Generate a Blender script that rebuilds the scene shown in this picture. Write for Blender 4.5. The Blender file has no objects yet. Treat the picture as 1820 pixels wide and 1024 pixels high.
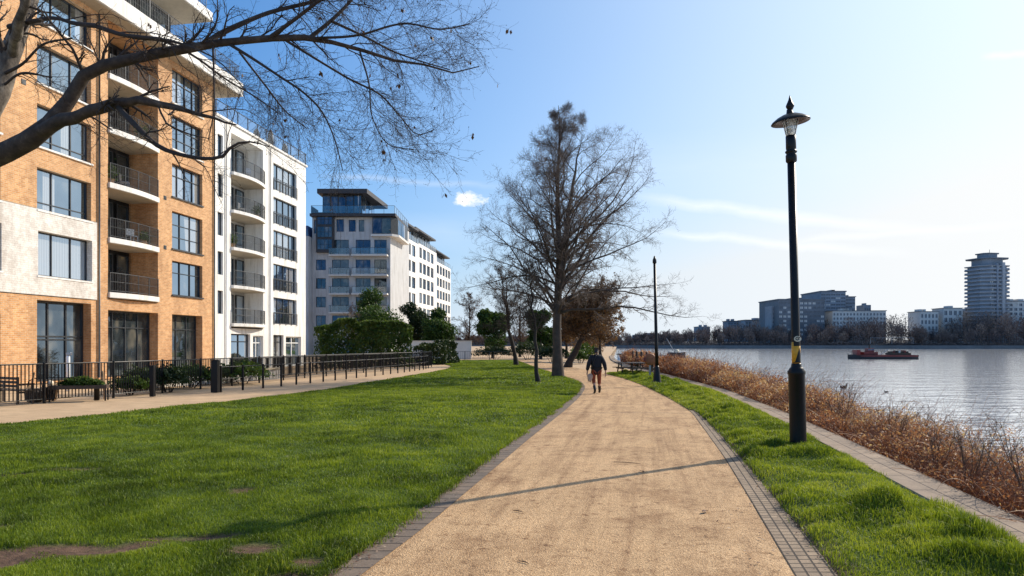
import bpy, math, random
import numpy as np
from mathutils import Vector, Matrix, Euler
R = math.radians
rng = np.random.default_rng(7)
random.seed(7)
sc = bpy.context.scene
COL = sc.collection
CAMZ = 1.85; FOC = 1213.0
def G(u, v, z=0.0):                       # point of the ground plane seen at a photo position
    y = (CAMZ - z) * FOC / (v - 612.0)
    return ((u - 910.0) / FOC * y, y)
def P3(u, v, y):                          # point at distance y
    return ((u - 910.0) / FOC * y, y, CAMZ + (612.0 - v) / FOC * y)

# ---------------------------------------------------------------- objects
def tag(o, label=None, cat=None, group=None, kind=None):
    if label: o['label'] = label
    if cat: o['category'] = cat
    if group: o['group'] = group
    if kind: o['kind'] = kind
    return o
def link(o, parent=None):
    COL.objects.link(o)
    if parent is not None: o.parent = parent
    return o
def empty(name, loc=(0, 0, 0), rz=0.0, parent=None, label=None, cat=None, group=None):
    o = bpy.data.objects.new(name, None); o.empty_display_size = .2
    o.location = loc; o.rotation_euler = (0, 0, rz)
    link(o, parent)
    return tag(o, label, cat, group)
def copy_tree(o, parent=None):
    c = o.copy(); COL.objects.link(c); c.parent = parent
    for ch in list(o.children): copy_tree(ch, c)
    return c
class MB:
    """collects vertices and faces of one mesh"""
    def __init__(s): s.v = []; s.f = []; s.m = []
    def quad(s, a, b, c, d, m=0):
        n = len(s.v); s.v += [a, b, c, d]; s.f.append((n, n+1, n+2, n+3)); s.m.append(m)
    def box(s, x0, x1, y0, y1, z0, z1, m=0):
        n = len(s.v)
        s.v += [(x0,y0,z0),(x1,y0,z0),(x1,y1,z0),(x0,y1,z0),(x0,y0,z1),(x1,y0,z1),(x1,y1,z1),(x0,y1,z1)]
        for f in ((0,3,2,1),(4,5,6,7),(0,1,5,4),(1,2,6,5),(2,3,7,6),(3,0,4,7)):
            s.f.append(tuple(n+i for i in f)); s.m.append(m)
        return s
    def prism(s, poly, z0, z1, m=0):
        n = len(s.v); k = len(poly)
        s.v += [(p[0], p[1], z0) for p in poly] + [(p[0], p[1], z1) for p in poly]
        s.f.append(tuple(n+i for i in range(k))[::-1]); s.m.append(m)
        s.f.append(tuple(n+k+i for i in range(k))); s.m.append(m)
        for i in range(k):
            j = (i+1) % k; s.f.append((n+i, n+j, n+k+j, n+k+i)); s.m.append(m)
        return s
    def tube(s, pts, rad, n=8, m=0, cap=True):
        P = np.array(pts, float)[None]; r = np.full(P.shape[1], rad) if np.isscalar(rad) else np.array(rad, float)
        V, F = tubes(P, r[None], n); o = len(s.v)
        s.v += [tuple(x) for x in V.tolist()]
        for f in F.tolist(): s.f.append(tuple(o+i for i in f)); s.m.append(m)
        if cap:
            L = len(V); s.f.append(tuple(o+i for i in range(n))[::-1]); s.m.append(m)
            s.f.append(tuple(o+L-n+i for i in range(n))); s.m.append(m)
        return s
    def lathe(s, prof, n=24, c=(0, 0), m=0):
        o = len(s.v)
        for r, z in prof:
            for i in range(n):
                a = 2*math.pi*i/n; s.v.append((c[0]+r*math.cos(a), c[1]+r*math.sin(a), z))
        for k in range(len(prof)-1):
            for i in range(n):
                j = (i+1) % n
                s.f.append((o+k*n+i, o+k*n+j, o+(k+1)*n+j, o+(k+1)*n+i)); s.m.append(m)
        s.f.append(tuple(o+i for i in range(n))[::-1]); s.m.append(m)
        e = o+(len(prof)-1)*n; s.f.append(tuple(e+i for i in range(n))); s.m.append(m)
        return s
    def build(s, name, mats, parent=None, smooth=False, bevel=0):
        me = bpy.data.meshes.new(name); me.from_pydata([tuple(map(float, v)) for v in s.v], [], s.f)
        for mt in (mats if isinstance(mats, (list, tuple)) else [mats]): me.materials.append(mt)
        if any(s.m): me.polygons.foreach_set('material_index', s.m)
        if smooth: me.polygons.foreach_set('use_smooth', [True]*len(me.polygons))
        me.update()
        o = bpy.data.objects.new(name, me); link(o, parent)
        if bevel:
            b = o.modifiers.new('bevel', 'BEVEL'); b.width = bevel; b.segments = 2; b.limit_method = 'ANGLE'
        return o
def fast(name, V, F, mats, parent=None, col=None, smooth=False, midx=None, uv=None):
    """mesh from numpy arrays, F is one (n,3) or (n,4) array; col one value per vertex"""
    me = bpy.data.meshes.new(name); V = np.asarray(V, np.float32); F = np.asarray(F, np.int32)
    k = F.shape[1]
    me.vertices.add(len(V)); me.vertices.foreach_set('co', V.ravel())
    me.loops.add(F.size); me.loops.foreach_set('vertex_index', F.ravel())
    me.polygons.add(len(F)); me.polygons.foreach_set('loop_start', np.arange(0, F.size, k, dtype=np.int32))
    me.polygons.foreach_set('loop_total', np.full(len(F), k, np.int32))
    if smooth: me.polygons.foreach_set('use_smooth', np.ones(len(F), bool))
    for mt in (mats if isinstance(mats, (list, tuple)) else [mats]): me.materials.append(mt)
    if midx is not None: me.polygons.foreach_set('material_index', np.asarray(midx, np.int32))
    me.update(calc_edges=True)
    if col is not None:
        at = me.attributes.new('tone', 'FLOAT', 'POINT'); at.data.foreach_set('value', np.asarray(col, np.float32))
    if uv is not None:
        l = me.uv_layers.new(name='UVMap'); l.data.foreach_set('uv', np.asarray(uv, np.float32)[F.ravel()].ravel())
    o = bpy.data.objects.new(name, me); return link(o, parent)
def tubes(P, Rr, n=3):
    """P (b,k,3) centre lines, Rr (b,k) radii -> V, quads"""
    P = np.asarray(P, float); b, k, _ = P.shape
    T = np.empty_like(P); T[:, 1:-1] = P[:, 2:]-P[:, :-2]; T[:, 0] = P[:, 1]-P[:, 0]; T[:, -1] = P[:, -1]-P[:, -2]
    T /= np.linalg.norm(T, axis=2, keepdims=True)+1e-9
    mean = P[:, -1]-P[:, 0]; ref = np.where((np.abs(mean[:, 2:3]) > .8*np.linalg.norm(mean, axis=1, keepdims=True)), [[1., .05, 0]], [[0.03, 0.02, 1.]])
    ref = np.repeat(ref[:, None], k, 1)
    A = np.cross(T, ref); A /= np.linalg.norm(A, axis=2, keepdims=True)+1e-9
    B = np.cross(T, A)
    a = np.arange(n)*2*math.pi/n
    V = P[:, :, None]+Rr[:, :, None, None]*(A[:, :, None]*np.cos(a)[None, None, :, None]+B[:, :, None]*np.sin(a)[None, None, :, None])
    idx = np.arange(b*k*n).reshape(b, k, n)
    i0 = idx[:, :-1]; i1 = idx[:, 1:]
    F = np.stack([i0, i1, np.roll(i1, -1, 2), np.roll(i0, -1, 2)], -1).reshape(-1, 4)
    return V.reshape(-1, 3), F
def cat(parts):
    Vs, Fs, n = [], [], 0
    for V, F in parts:
        Vs.append(V); Fs.append(F+n); n += len(V)
    return np.concatenate(Vs), np.concatenate(Fs)

# ---------------------------------------------------------------- materials
class N:
    def __init__(s, name):
        s.m = bpy.data.materials.new(name); s.m.use_nodes = True; s.t = s.m.node_tree
        s.b = s.t.nodes['Principled BSDF']; s.out = s.t.nodes['Material Output']
    def n(s, typ, ins=None, **kw):
        nd = s.t.nodes.new(typ)
        for k, v in kw.items(): setattr(nd, k, v)
        for k, v in (ins or {}).items(): s.set(nd.inputs[k], v)
        return nd
    def set(s, sock, v):
        if isinstance(v, bpy.types.NodeSocket): s.t.links.new(v, sock)
        elif isinstance(v, bpy.types.Node): s.t.links.new(v.outputs[0], sock)
        else:
            if isinstance(v, (tuple, list)) and sock.type == 'RGBA' and len(v) == 3: v = (*v, 1)
            sock.default_value = v
    def P(s, **kw):
        for k, v in kw.items(): s.set(s.b.inputs[k.replace('_', ' ')], v)
        return s
    def noise(s, vec, scale, detail=4, rough=.6, out=0):
        x = s.n('ShaderNodeTexNoise', {'Scale': scale, 'Detail': detail, 'Roughness': rough})
        if vec is not None: s.set(x.inputs['Vector'], vec)
        return x.outputs[out]
    def ramp(s, fac, stops):
        x = s.n('ShaderNodeValToRGB'); e = x.color_ramp.elements
        while len(e) < len(stops): e.new(.5)
        for i, (p, c) in enumerate(stops): e[i].position = p; e[i].color = (*c, 1) if len(c) == 3 else c
        s.set(x.inputs[0], fac); return x.outputs[0]
    def mix(s, fac, a, b, mode='MIX'):
        x = s.n('ShaderNodeMix', data_type='RGBA', blend_type=mode)
        s.set(x.inputs[0], fac); s.set(x.inputs[6], a); s.set(x.inputs[7], b); return x.outputs[2]
    def math(s, op, a, b=0.0, clamp=False):
        x = s.n('ShaderNodeMath', operation=op, use_clamp=clamp); s.set(x.inputs[0], a); s.set(x.inputs[1], b); return x.outputs[0]
    def co(s, what='Object'): return s.n('ShaderNodeTexCoord').outputs[what]
    def uv(s): return s.n('ShaderNodeTexCoord').outputs['UV']
    def pos(s): return s.n('ShaderNodeNewGeometry').outputs['Position']
    def map(s, vec, scale=(1, 1, 1), loc=(0, 0, 0), rot=(0, 0, 0)):
        return s.n('ShaderNodeMapping', {'Vector': vec, 'Scale': scale, 'Location': loc, 'Rotation': rot}).outputs[0]
    def bump(s, h, st=.3, dist=.02, normal=None):
        x = s.n('ShaderNodeBump', {'Height': h, 'Strength': st, 'Distance': dist})
        if normal is not None: s.set(x.inputs['Normal'], normal)
        return x.outputs[0]
    def attr(s, nm='tone'): return s.n('ShaderNodeAttribute', attribute_name=nm).outputs['Fac']
    def rnd(s): return s.n('ShaderNodeObjectInfo').outputs['Random']
MAT = {}
def plain(name, col, rough=.6, metal=0.0, var=.15, scale=6, bump=0.0, spec=.5, streak=0.0):
    """paint, stone, metal with wear: two scales of noise on colour and roughness"""
    k = N(name); p = k.co()
    n1 = k.noise(p, scale, 5); n2 = k.noise(p, scale*9, 3)
    f = k.math('ADD', k.math('MULTIPLY', n1, .65), k.math('MULTIPLY', n2, .35))
    lo = tuple(c*(1-var*1.6) for c in col); hi = tuple(min(1, c*(1+var*1.6)) for c in col)
    c = k.ramp(f, [(.3, lo), (.7, hi)])
    if streak: c = k.mix(streak, c, k.ramp(k.noise(k.map(p, (1, 1, .10)), 2.6, 5, .7), [(.36, (.60, .57, .52)), (.52, (1, 1, 1))]), 'MULTIPLY')
    k.P(Base_Color=c, Metallic=metal)
    k.set(k.b.inputs['Roughness'], k.math('ADD', k.math('MULTIPLY', k.math('SUBTRACT', n1, .5), .3), rough, True))
    k.set(k.b.inputs['Specular IOR Level'], spec)
    if bump: k.P(Normal=k.bump(f, .4, bump))
    MAT[name] = k.m; return k.m
plain('black_iron', (.007, .006, .006), .42, 0, .3, 8, .002, .32)
plain('rail_grey', (.06, .065, .07), .35, .4, .2, 8)
plain('steel', (.35, .36, .38), .3, .8, .15, 10)
plain('frame_dark', (.035, .04, .045), .4, .2, .2, 5)
plain('white_render', (.82, .80, .76), .8, 0, .05, .8, .004, .5, .55)
plain('white_paint', (.80, .80, .78), .5, 0, .05, 3)
plain('slab_stone', (.62, .56, .47), .8, 0, .1, 1.2, .004)
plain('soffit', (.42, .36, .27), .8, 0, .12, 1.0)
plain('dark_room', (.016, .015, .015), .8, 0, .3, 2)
plain('roof_dark', (.035, .03, .032), .5, 0, .2, .6)
plain('grey_render', (.50, .50, .50), .8, 0, .08, .5, .004, .5, .6)
plain('pale_render', (.66, .63, .58), .8, 0, .08, .4, .004)
plain('wood_dark', (.055, .035, .022), .6, 0, .35, 4, .004)
plain('wood_tan', (.40, .24, .12), .6, 0, .3, 5, .004)
plain('far_concrete_haze', (.37, .38, .395), .9, 0, .2, .05)  # distance haze put into the colour as a blue-grey lift
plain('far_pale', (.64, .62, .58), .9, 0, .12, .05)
plain('far_dark_haze', (.14, .155, .175), .6, 0, .25, .08)  # bluish haze of the far shore mixed into this dark tone
plain('far_mid_haze', (.25, .275, .31), .8, 0, .2, .06)  # mid grey with the far haze painted in
plain('red_paint', (.17, .022, .018), .5, 0, .25, .6)
plain('hull_dark', (.02, .018, .02), .5, 0, .3, .5)
plain('yellow', (.75, .36, .02), .5, 0, .12, 15)
plain('cream', (.72, .62, .45), .5, 0, .1, 20)
plain('jacket', (.008, .009, .014), .85, 0, .3, 12, .004)
plain('trousers', (.26, .055, .02), .8, 0, .25, 14, .003)
plain('leather', (.012, .010, .009), .45, 0, .3, 20)
plain('skin', (.52, .28, .19), .5, 0, .1, 20)
plain('hair', (.022, .013, .009), .6, 0, .3, 40)
plain('bag', (.50, .32, .22), .6, 0, .15, 10)
plain('orange', (.30, .10, .035), .6, 0, .25, 6)
plain('bark_dark', (.035, .026, .020), .9, 0, .4, 3, .02)
plain('twig', (.045, .032, .026), .9, 0, .3, 2)
plain('twig_grey', (.15, .112, .088), .9, 0, .3, 2)
plain('twig_brown', (.13, .08, .05), .9, 0, .3, 2)
plain('feather_dark', (.02, .018, .016), .7, 0, .3, 20)
plain('feather_pale', (.45, .40, .34), .7, 0, .3, 20)
plain('gravel_bed', (.30, .24, .17), .95, 0, .3, 1.5, .02)
plain('far_ground', (.030, .028, .030), .95, 0, .3, .02)
plain('embank', (.16, .15, .14), .95, 0, .2, .1)
plain('blue_roof', (.03, .07, .2), .5, 0, .2, 1)

def brick(name, c1, c2, mortar, bw=.225, bh=.075, ms=.010):
    k = N(name); p = k.co()
    x = k.n('ShaderNodeSeparateXYZ', {'Vector': p})
    v = k.n('ShaderNodeCombineXYZ', {'X': k.math('ADD', x.outputs[0], x.outputs[1]), 'Y': x.outputs[2]})
    b = k.n('ShaderNodeTexBrick', {'Vector': v, 'Color1': c1, 'Color2': c2, 'Mortar': mortar, 'Scale': 1.0, 'Mortar Size': ms, 'Mortar Smooth': .2, 'Brick Width': bw, 'Row Height': bh})
    st = k.noise(k.map(p, (.5, .5, .15)), 1.3, 5); sp = k.noise(p, 14, 3)
    c = k.mix(.8, b.outputs[0], k.ramp(st, [(.32, (.66, .60, .56)), (.5, (.98, .97, .96)), (.7, (1.16, 1.13, 1.08))]), 'MULTIPLY')
    c = k.mix(.5, c, k.ramp(k.noise(p, 3.3, 2, .6), [(.4, (.78, .72, .66)), (.6, (1.1, 1.1, 1.08))]), 'MULTIPLY')
    c = k.mix(.35, c, k.ramp(sp, [(.3, (.6, .55, .5)), (.7, (1.15, 1.15, 1.1))]), 'MULTIPLY')
    k.P(Base_Color=c, Roughness=.85, Normal=k.bump(k.math('MULTIPLY', b.outputs[1], -1), .5, .008)); MAT[name] = k.m; return k.m
brick('brick_orange', (.74, .41, .185), (.55, .27, .10), (.62, .48, .33), .25, .088, .012)
brick('brick_white', (.82, .80, .77), (.76, .74, .71), (.68, .66, .62), .3, .1)

def glass(name, tint=(.10, .13, .16), refl=.55, blind=.35):
    """coated window glass over rooms and curtains, different behind every pane"""
    k = N(name); r = k.rnd(); p = k.co()
    q = k.n('ShaderNodeVectorMath', {0: p, 1: k.n('ShaderNodeCombineXYZ', {'X': k.math('MULTIPLY', r, 37.0), 'Y': k.math('MULTIPLY', r, 11.0), 'Z': r})}, operation='ADD').outputs[0]
    room = k.ramp(k.noise(k.map(q, (.9, .9, .55)), 1.1, 2), [(.35, (.006, .008, .010)), (.55, (.04, .05, .055)), (.72, (.16, .15, .12)), (.8, (.34, .27, .16))])  # warm lamplight of some rooms put into the pane colour
    w = k.n('ShaderNodeTexWave', {'Vector': k.map(q, (1, 1, .02)), 'Scale': 3.2, 'Distortion': 2.5, 'Detail': 2})
    curt = k.ramp(w.outputs[1], [(0, (.28, .27, .25)), (1, (.52, .50, .46))])
    side = k.math('GREATER_THAN', k.noise(k.map(q, (.75, .75, .02)), .9, 0), 1-blind)
    c = k.mix(side, room, curt)
    bs = k.n('ShaderNodeBsdfDiffuse', {'Color': c})
    wob = k.bump(k.noise(q, .8, 1), .25, .03)
    tilt = k.n('ShaderNodeCombineXYZ', {'X': k.math('MULTIPLY', k.math('SUBTRACT', k.math('FRACT', k.math('MULTIPLY', r, 91.7)), .5), .10), 'Y': k.math('MULTIPLY', k.math('SUBTRACT', k.math('FRACT', k.math('MULTIPLY', r, 53.3)), .5), .10), 'Z': k.math('MULTIPLY', k.math('SUBTRACT', k.math('FRACT', k.math('MULTIPLY', r, 17.9)), .35), .16)})
    wob = k.n('ShaderNodeVectorMath', {0: k.n('ShaderNodeVectorMath', {0: wob, 1: tilt}, operation='ADD').outputs[0]}, operation='NORMALIZE').outputs[0]
    gl = k.n('ShaderNodeBsdfGlossy', {'Color': (.56, .77, 1.0), 'Roughness': .015, 'Normal': wob})
    fr = k.n('ShaderNodeFresnel', {'IOR': 1.5})
    f = k.math('ADD', k.math('MULTIPLY', fr.outputs[0], 1-refl), refl, True)
    mx = k.n('ShaderNodeMixShader', {0: f, 1: bs, 2: gl})
    k.t.links.new(mx.outputs[0], k.out.inputs[0]); MAT[name] = k.m; return k.m
glass('pane', refl=.46, blind=.42)
glass('pane_dark', refl=.13, blind=.12)
glass('pane_far', refl=.05, blind=.25)
plain('lining', (.075, .035, .025), .6, 0, .15, 12)
k = N('frosted_glass'); a = k.n('ShaderNodeBsdfTranslucent', {'Color': (.85, .85, .80)}); tp_ = k.n('ShaderNodeBsdfTransparent', {'Color': (.95, .96, .95)}); g = k.n('ShaderNodeBsdfGlossy', {'Color': (.95, .97, 1), 'Roughness': .12})
m1 = k.n('ShaderNodeMixShader', {0: .55, 1: a, 2: tp_}); m2 = k.n('ShaderNodeMixShader', {0: .12, 1: m1, 2: g}); k.t.links.new(m2.outputs[0], k.out.inputs[0]); MAT['frosted_glass'] = k.m
k = N('clear_panel')                      # balcony and lantern glass
a = k.n('ShaderNodeBsdfTransparent', {'Color': (.78, .84, .86)}); g = k.n('ShaderNodeBsdfGlossy', {'Color': (.9, .95, 1), 'Roughness': .03})
f = k.n('ShaderNodeFresnel', {'IOR': 1.5})
mx = k.n('ShaderNodeMixShader', {0: k.math('ADD', f, .06), 1: a, 2: g}); k.t.links.new(mx.outputs[0], k.out.inputs[0]); MAT['clear_panel'] = k.m

def leafy(name, stops, trans=.35, rough=.5, spec=.3):
    """leaf and blade material: colour by the 'tone' attribute, light passes through"""
    k = N(name); t = k.attr()
    c = k.ramp(t, stops)
    d = k.n('ShaderNodeBsdfPrincipled', {'Base Color': c, 'Roughness': rough, 'Specular IOR Level': spec})
    tr = k.n('ShaderNodeBsdfTranslucent', {'Color': k.mix(1.0, c, (1.5, 1.35, .7), 'MULTIPLY')})
    mx = k.n('ShaderNodeMixShader', {0: trans, 1: d, 2: tr}); k.t.links.new(mx.outputs[0], k.out.inputs[0]); MAT[name] = k.m
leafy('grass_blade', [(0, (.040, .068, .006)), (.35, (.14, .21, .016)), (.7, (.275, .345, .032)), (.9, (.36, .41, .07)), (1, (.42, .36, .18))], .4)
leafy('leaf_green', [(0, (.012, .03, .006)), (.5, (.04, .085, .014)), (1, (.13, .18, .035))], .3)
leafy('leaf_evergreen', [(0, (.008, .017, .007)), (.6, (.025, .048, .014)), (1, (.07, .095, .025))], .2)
leafy('leaf_bramble', [(0, (.065, .028, .017)), (.3, (.21, .082, .046)), (.6, (.37, .165, .092)), (.82, (.52, .31, .18)), (1, (.62, .49, .33))], .35)
leafy('leaf_brown', [(0, (.04, .022, .010)), (.5, (.13, .07, .03)), (1, (.26, .16, .07))], .3)
leafy('leaf_dead', [(0, (.10, .035, .015)), (.5, (.26, .12, .06)), (1, (.55, .47, .36))], .15)
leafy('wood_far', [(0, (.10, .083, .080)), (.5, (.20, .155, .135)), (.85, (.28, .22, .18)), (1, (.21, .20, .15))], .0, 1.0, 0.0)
# ---------------------------------------------------------------- ground surfaces
def soft(a, pts, col=1):
    p = np.array(pts); return np.interp(a, p[:, 0], p[:, col])
# boundaries, x as a function of distance y (metres)
LAWN_L = [(1, -22), (4, -18), (10, -14.6), (15.4, -11.5), (18.9, -10.3), (21, -9.3), (22.9, -8.6), (26.7, -7.6), (34.5, -6.6), (41.6, -5.65), (49.9, -4.7), (59, -5.1), (72, -8.9), (80, -20)]
LAWN_R = [(1, -2.32), (3, -1.98), (5.54, -1.47), (6.82, -1.17), (9.5, -.66), (13.3, .05), (18.2, 1.04), (23.9, 2.12), (29, 2.9), (32.5, 3.2), (35, 3.3), (39.4, 2.95), (44.9, 2.55), (51, 2.0), (60, 1.5), (70, 1.05), (80, .4)]
EDGE_W = [(1, .27), (20, .27), (30, .22), (35, .12), (37, .05), (80, .05)]
PATH_R = [(1, 1.3), (3, 1.74), (5.45, 2.27), (8.19, 2.86), (10.9, 3.43), (13.85, 4.0), (18.7, 4.93), (23.6, 5.4), (30.3, 5.87), (36.2, 6.05), (41.5, 5.9), (49.9, 5.5), (53.4, 4.9), (62, 4.0), (70, 3.3), (80, 2.6)]
SETT_R = [(1, 1.66), (3, 2.08), (5.47, 2.6), (6.52, 2.82), (8.73, 3.26), (10.6, 3.62), (14.2, 4.3), (18.7, 5.06), (23.6, 5.42), (30.3, 5.9), (36.2, 6.08), (41.5, 5.92), (50, 5.5)]
COP_L = [(1, 3.35), (3, 3.85), (6.02, 4.5), (7.69, 4.80), (9.16, 5.06), (12, 5.6), (17.95, 6.65), (27, 7.95), (37.4, 8.5), (41, 8.75), (50, 9.1), (60, 9.7), (80, 11.6), (105, 15), (160, 23.5), (300, 45.5), (560, 86)]
def smooth_curve(pts, n, y0, y1, geo=False):
    y = np.geomspace(y0, y1, n) if geo else np.linspace(y0, y1, n)
    p = np.array(pts, float)
    # monotone cubic-ish: average of shifted linear interpolations
    x = sum(np.interp(y*(1+d), p[:, 0], p[:, 1]) for d in (-.06, -.03, 0, .03, .06))/5
    return y, x
def X(pts, y):
    p = np.array(pts, float); y = np.asarray(y, float)
    return sum(np.interp(y*(1+d), p[:, 0], p[:, 1]) for d in (-.06, -.03, 0, .03, .06))/5
def vnoise(x, y, s, seed=0):
    """smooth value noise, numpy"""
    r = np.random.default_rng(seed); T = r.random((256, 256))
    x = np.asarray(x)*s+100; y = np.asarray(y)*s+100
    i = np.floor(x).astype(int); j = np.floor(y).astype(int); fx = x-i; fy = y-j
    fx = fx*fx*(3-2*fx); fy = fy*fy*(3-2*fy)
    g = lambda a, b: T[a % 256, b % 256]
    return (g(i, j)*(1-fx)+g(i+1, j)*fx)*(1-fy)+(g(i, j+1)*(1-fx)+g(i+1, j+1)*fx)*fy
def strip(name, ys, xl, xr, nx, zf, mat, smooth=True):
    t = np.linspace(0, 1, nx)
    Xg = xl[:, None]*(1-t)+xr[:, None]*t; Yg = np.repeat(ys[:, None], nx, 1)
    Z = zf(Xg, Yg, t[None, :]+0*Yg) if callable(zf) else np.full_like(Xg, zf)
    V = np.stack([Xg, Yg, Z], -1).reshape(-1, 3); n = len(ys)
    i = np.arange(n*nx).reshape(n, nx)
    F = np.stack([i[:-1, :-1], i[:-1, 1:], i[1:, 1:], i[1:, :-1]], -1).reshape(-1, 4)
    c = .5*(xl+xr); s = np.concatenate([[0], np.cumsum(np.hypot(np.diff(c), np.diff(ys)))])
    w = xr-xl
    uv = np.stack([np.repeat(s[:, None], nx, 1), (t[None]-0*s[:, None])*w[:, None]], -1).reshape(-1, 2)
    return fast(name, V, F, mat, smooth=smooth, uv=uv)
# --- materials
k = N('path_gravel'); p = k.pos(); uv = k.uv()
vo = k.n('ShaderNodeTexVoronoi', {'Vector': p, 'Scale': 75.0}); n1 = k.noise(p, .55, 5); n2 = k.noise(p, 26, 4, .7); n3 = k.noise(k.map(uv, (.35, 2.6, 1)), 1.6, 5)
c = k.ramp(k.noise(p, 60, 3, .7), [(.3, (.34, .205, .10)), (.5, (.635, .415, .22)), (.72, (.755, .535, .32))])
c = k.mix(.75, c, k.ramp(vo.outputs['Color'], [(.1, (.55, .5, .45)), (.6, (1.12, 1.1, 1.05))]), 'MULTIPLY')
c = k.mix(.55, c, k.ramp(n3, [(.34, (.62, .55, .5)), (.52, (1, 1, 1)), (.72, (1.14, 1.12, 1.1))]), 'MULTIPLY')
c = k.mix(.45, c, k.ramp(k.noise(k.map(uv, (.10, 4.5, 1)), 1.3, 4, .65), [(.36, (.66, .6, .55)), (.47, (1, 1, 1))]), 'MULTIPLY')
c = k.mix(.8, c, k.ramp(k.noise(p, .9, 7, .8), [(.36, (.60, .52, .45)), (.5, (1, 1, 1)), (.68, (1.1, 1.08, 1.05))]), 'MULTIPLY')
c = k.mix(.5, c, k.ramp(n1, [(.3, (.72, .68, .62)), (.7, (1.1, 1.1, 1.1))]), 'MULTIPLY')
c = k.mix(.9, c, k.ramp(k.noise(p, 5.5, 6, .75), [(.34, (.45, .36, .28)), (.45, (1, 1, 1))]), 'MULTIPLY')
sx = k.n('ShaderNodeSeparateXYZ', {'Vector': p})
# construction joint across the path
jl = k.math('ABSOLUTE', k.math('SUBTRACT', k.math('ADD', sx.outputs[1], k.math('MULTIPLY', k.noise(p, 2.2, 3), .14)), 18.35)); c = k.mix(k.math('MULTIPLY', k.math('LESS_THAN', jl, .05), .6), c, (.13, .08, .05))
k.P(Base_Color=c, Roughness=.95, Normal=k.bump(k.math('ADD', vo.outputs[0], k.noise(p, 90, 2)), .7, .010)); MAT['path_gravel'] = k.m
k = N('promenade_paving'); p = k.pos()
b = k.n('ShaderNodeTexBrick', {'Vector': k.map(p, rot=(0, 0, .35)), 'Color1': (.62, .44, .26), 'Color2': (.57, .40, .235), 'Mortar': (.42, .30, .18), 'Scale': 1.0, 'Mortar Size': .012, 'Brick Width': .9, 'Row Height': .6})
c = k.mix(.6, b.outputs[0], k.ramp(k.noise(p, 1.2, 6, .7), [(.3, (.68, .64, .6)), (.7, (1.12, 1.1, 1.08))]), 'MULTIPLY')
c = k.mix(.5, c, k.ramp(k.noise(p, 40, 3, .7), [(.3, (.7, .66, .6)), (.7, (1.12, 1.1, 1.1))]), 'MULTIPLY')
k.P(Base_Color=c, Roughness=.9, Normal=k.bump(k.noise(p, 40, 3), .3, .006)); MAT['promenade_paving'] = k.m
k = N('soil'); p = k.pos()
c = k.ramp(k.noise(p, 9, 6, .75), [(.3, (.045, .024, .013)), (.55, (.13, .072, .038)), (.75, (.24, .15, .085))])
k.P(Base_Color=c, Roughness=1.0, Normal=k.bump(k.noise(p, 30, 4, .7), .8, .02)); MAT['soil'] = k.m
k = N('turf'); p = k.pos()                # lawn surface below the blades
c = k.ramp(k.noise(p, 28, 4, .8), [(.28, (.030, .044, .008)), (.5, (.080, .14, .014)), (.75, (.14, .21, .025))])
c = k.mix(.6, c, k.ramp(k.noise(p, .5, 5, .65), [(.3, (.62, .62, .55)), (.7, (1.2, 1.15, 1.0))]), 'MULTIPLY')
soil = k.ramp(k.noise(p, 14, 5, .75), [(.3, (.06, .032, .018)), (.55, (.17, .095, .055)), (.75, (.33, .21, .13))])
c = k.mix(k.attr('bare'), c, soil)
k.P(Base_Color=c, Roughness=1.0, Normal=k.bump(k.noise(p, 45, 4, .8), 1.0, .03)); MAT['turf'] = k.m
def rows(name, c1, c2, mortar, bw, bh, ms, offs=.5, squash=1):
    k = N(name); uv = k.uv(); p = k.pos()
    b = k.n('ShaderNodeTexBrick', {'Vector': uv, 'Color1': c1, 'Color2': c2, 'Mortar': mortar, 'Scale': 1.0, 'Mortar Size': ms, 'Mortar Smooth': .3, 'Brick Width': bw, 'Row Height': bh})
    b.offset = offs
    c = k.mix(.7, b.outputs[0], k.ramp(k.noise(p, 3.5, 6, .7), [(.3, (.6, .58, .56)), (.7, (1.2, 1.16, 1.1))]), 'MULTIPLY')
    c = k.mix(.6, c, k.ramp(k.noise(p, 70, 3, .7), [(.3, (.65, .62, .6)), (.7, (1.2, 1.2, 1.2))]), 'MULTIPLY')
    h = k.math('ADD', k.math('MULTIPLY', b.outputs[1], -1), k.math('MULTIPLY', k.noise(p, 50, 3), .25))
    k.P(Base_Color=c, Roughness=.9, Normal=k.bump(h, .8, .012)); MAT[name] = k.m
rows('edging_bricks', (.235, .175, .125), (.17, .135, .105), (.045, .035, .028), .235, 2.0, .014, 0)
rows('setts', (.40, .30, .20), (.29, .215, .145), (.05, .036, .026), .11, .104, .010, 0)
rows('coping', (.38, .285, .20), (.31, .235, .17), (.07, .055, .045), .95, .285, .010, .5)
k = N('river_water'); p = k.pos()
sy = k.map(p, (.55, 1.25, 1), rot=(0, 0, .22))
n1 = k.noise(sy, 1.15, 3, .55); n2 = k.noise(k.map(p, (.16, .42, 1), rot=(0, 0, .15)), 1.0, 3, .5); n3 = k.noise(sy, 4.5, 2, .5)
h = k.math('ADD', k.math('MULTIPLY', n2, .55), k.math('ADD', k.math('MULTIPLY', n1, .36), k.math('MULTIPLY', n3, .05)))
k.P(Base_Color=(.80, .81, .81), Metallic=.42, Roughness=.08, IOR=1.5, Specular_IOR_Level=.8, Normal=k.bump(h, .36, .5)); MAT['river_water'] = k.m

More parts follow.
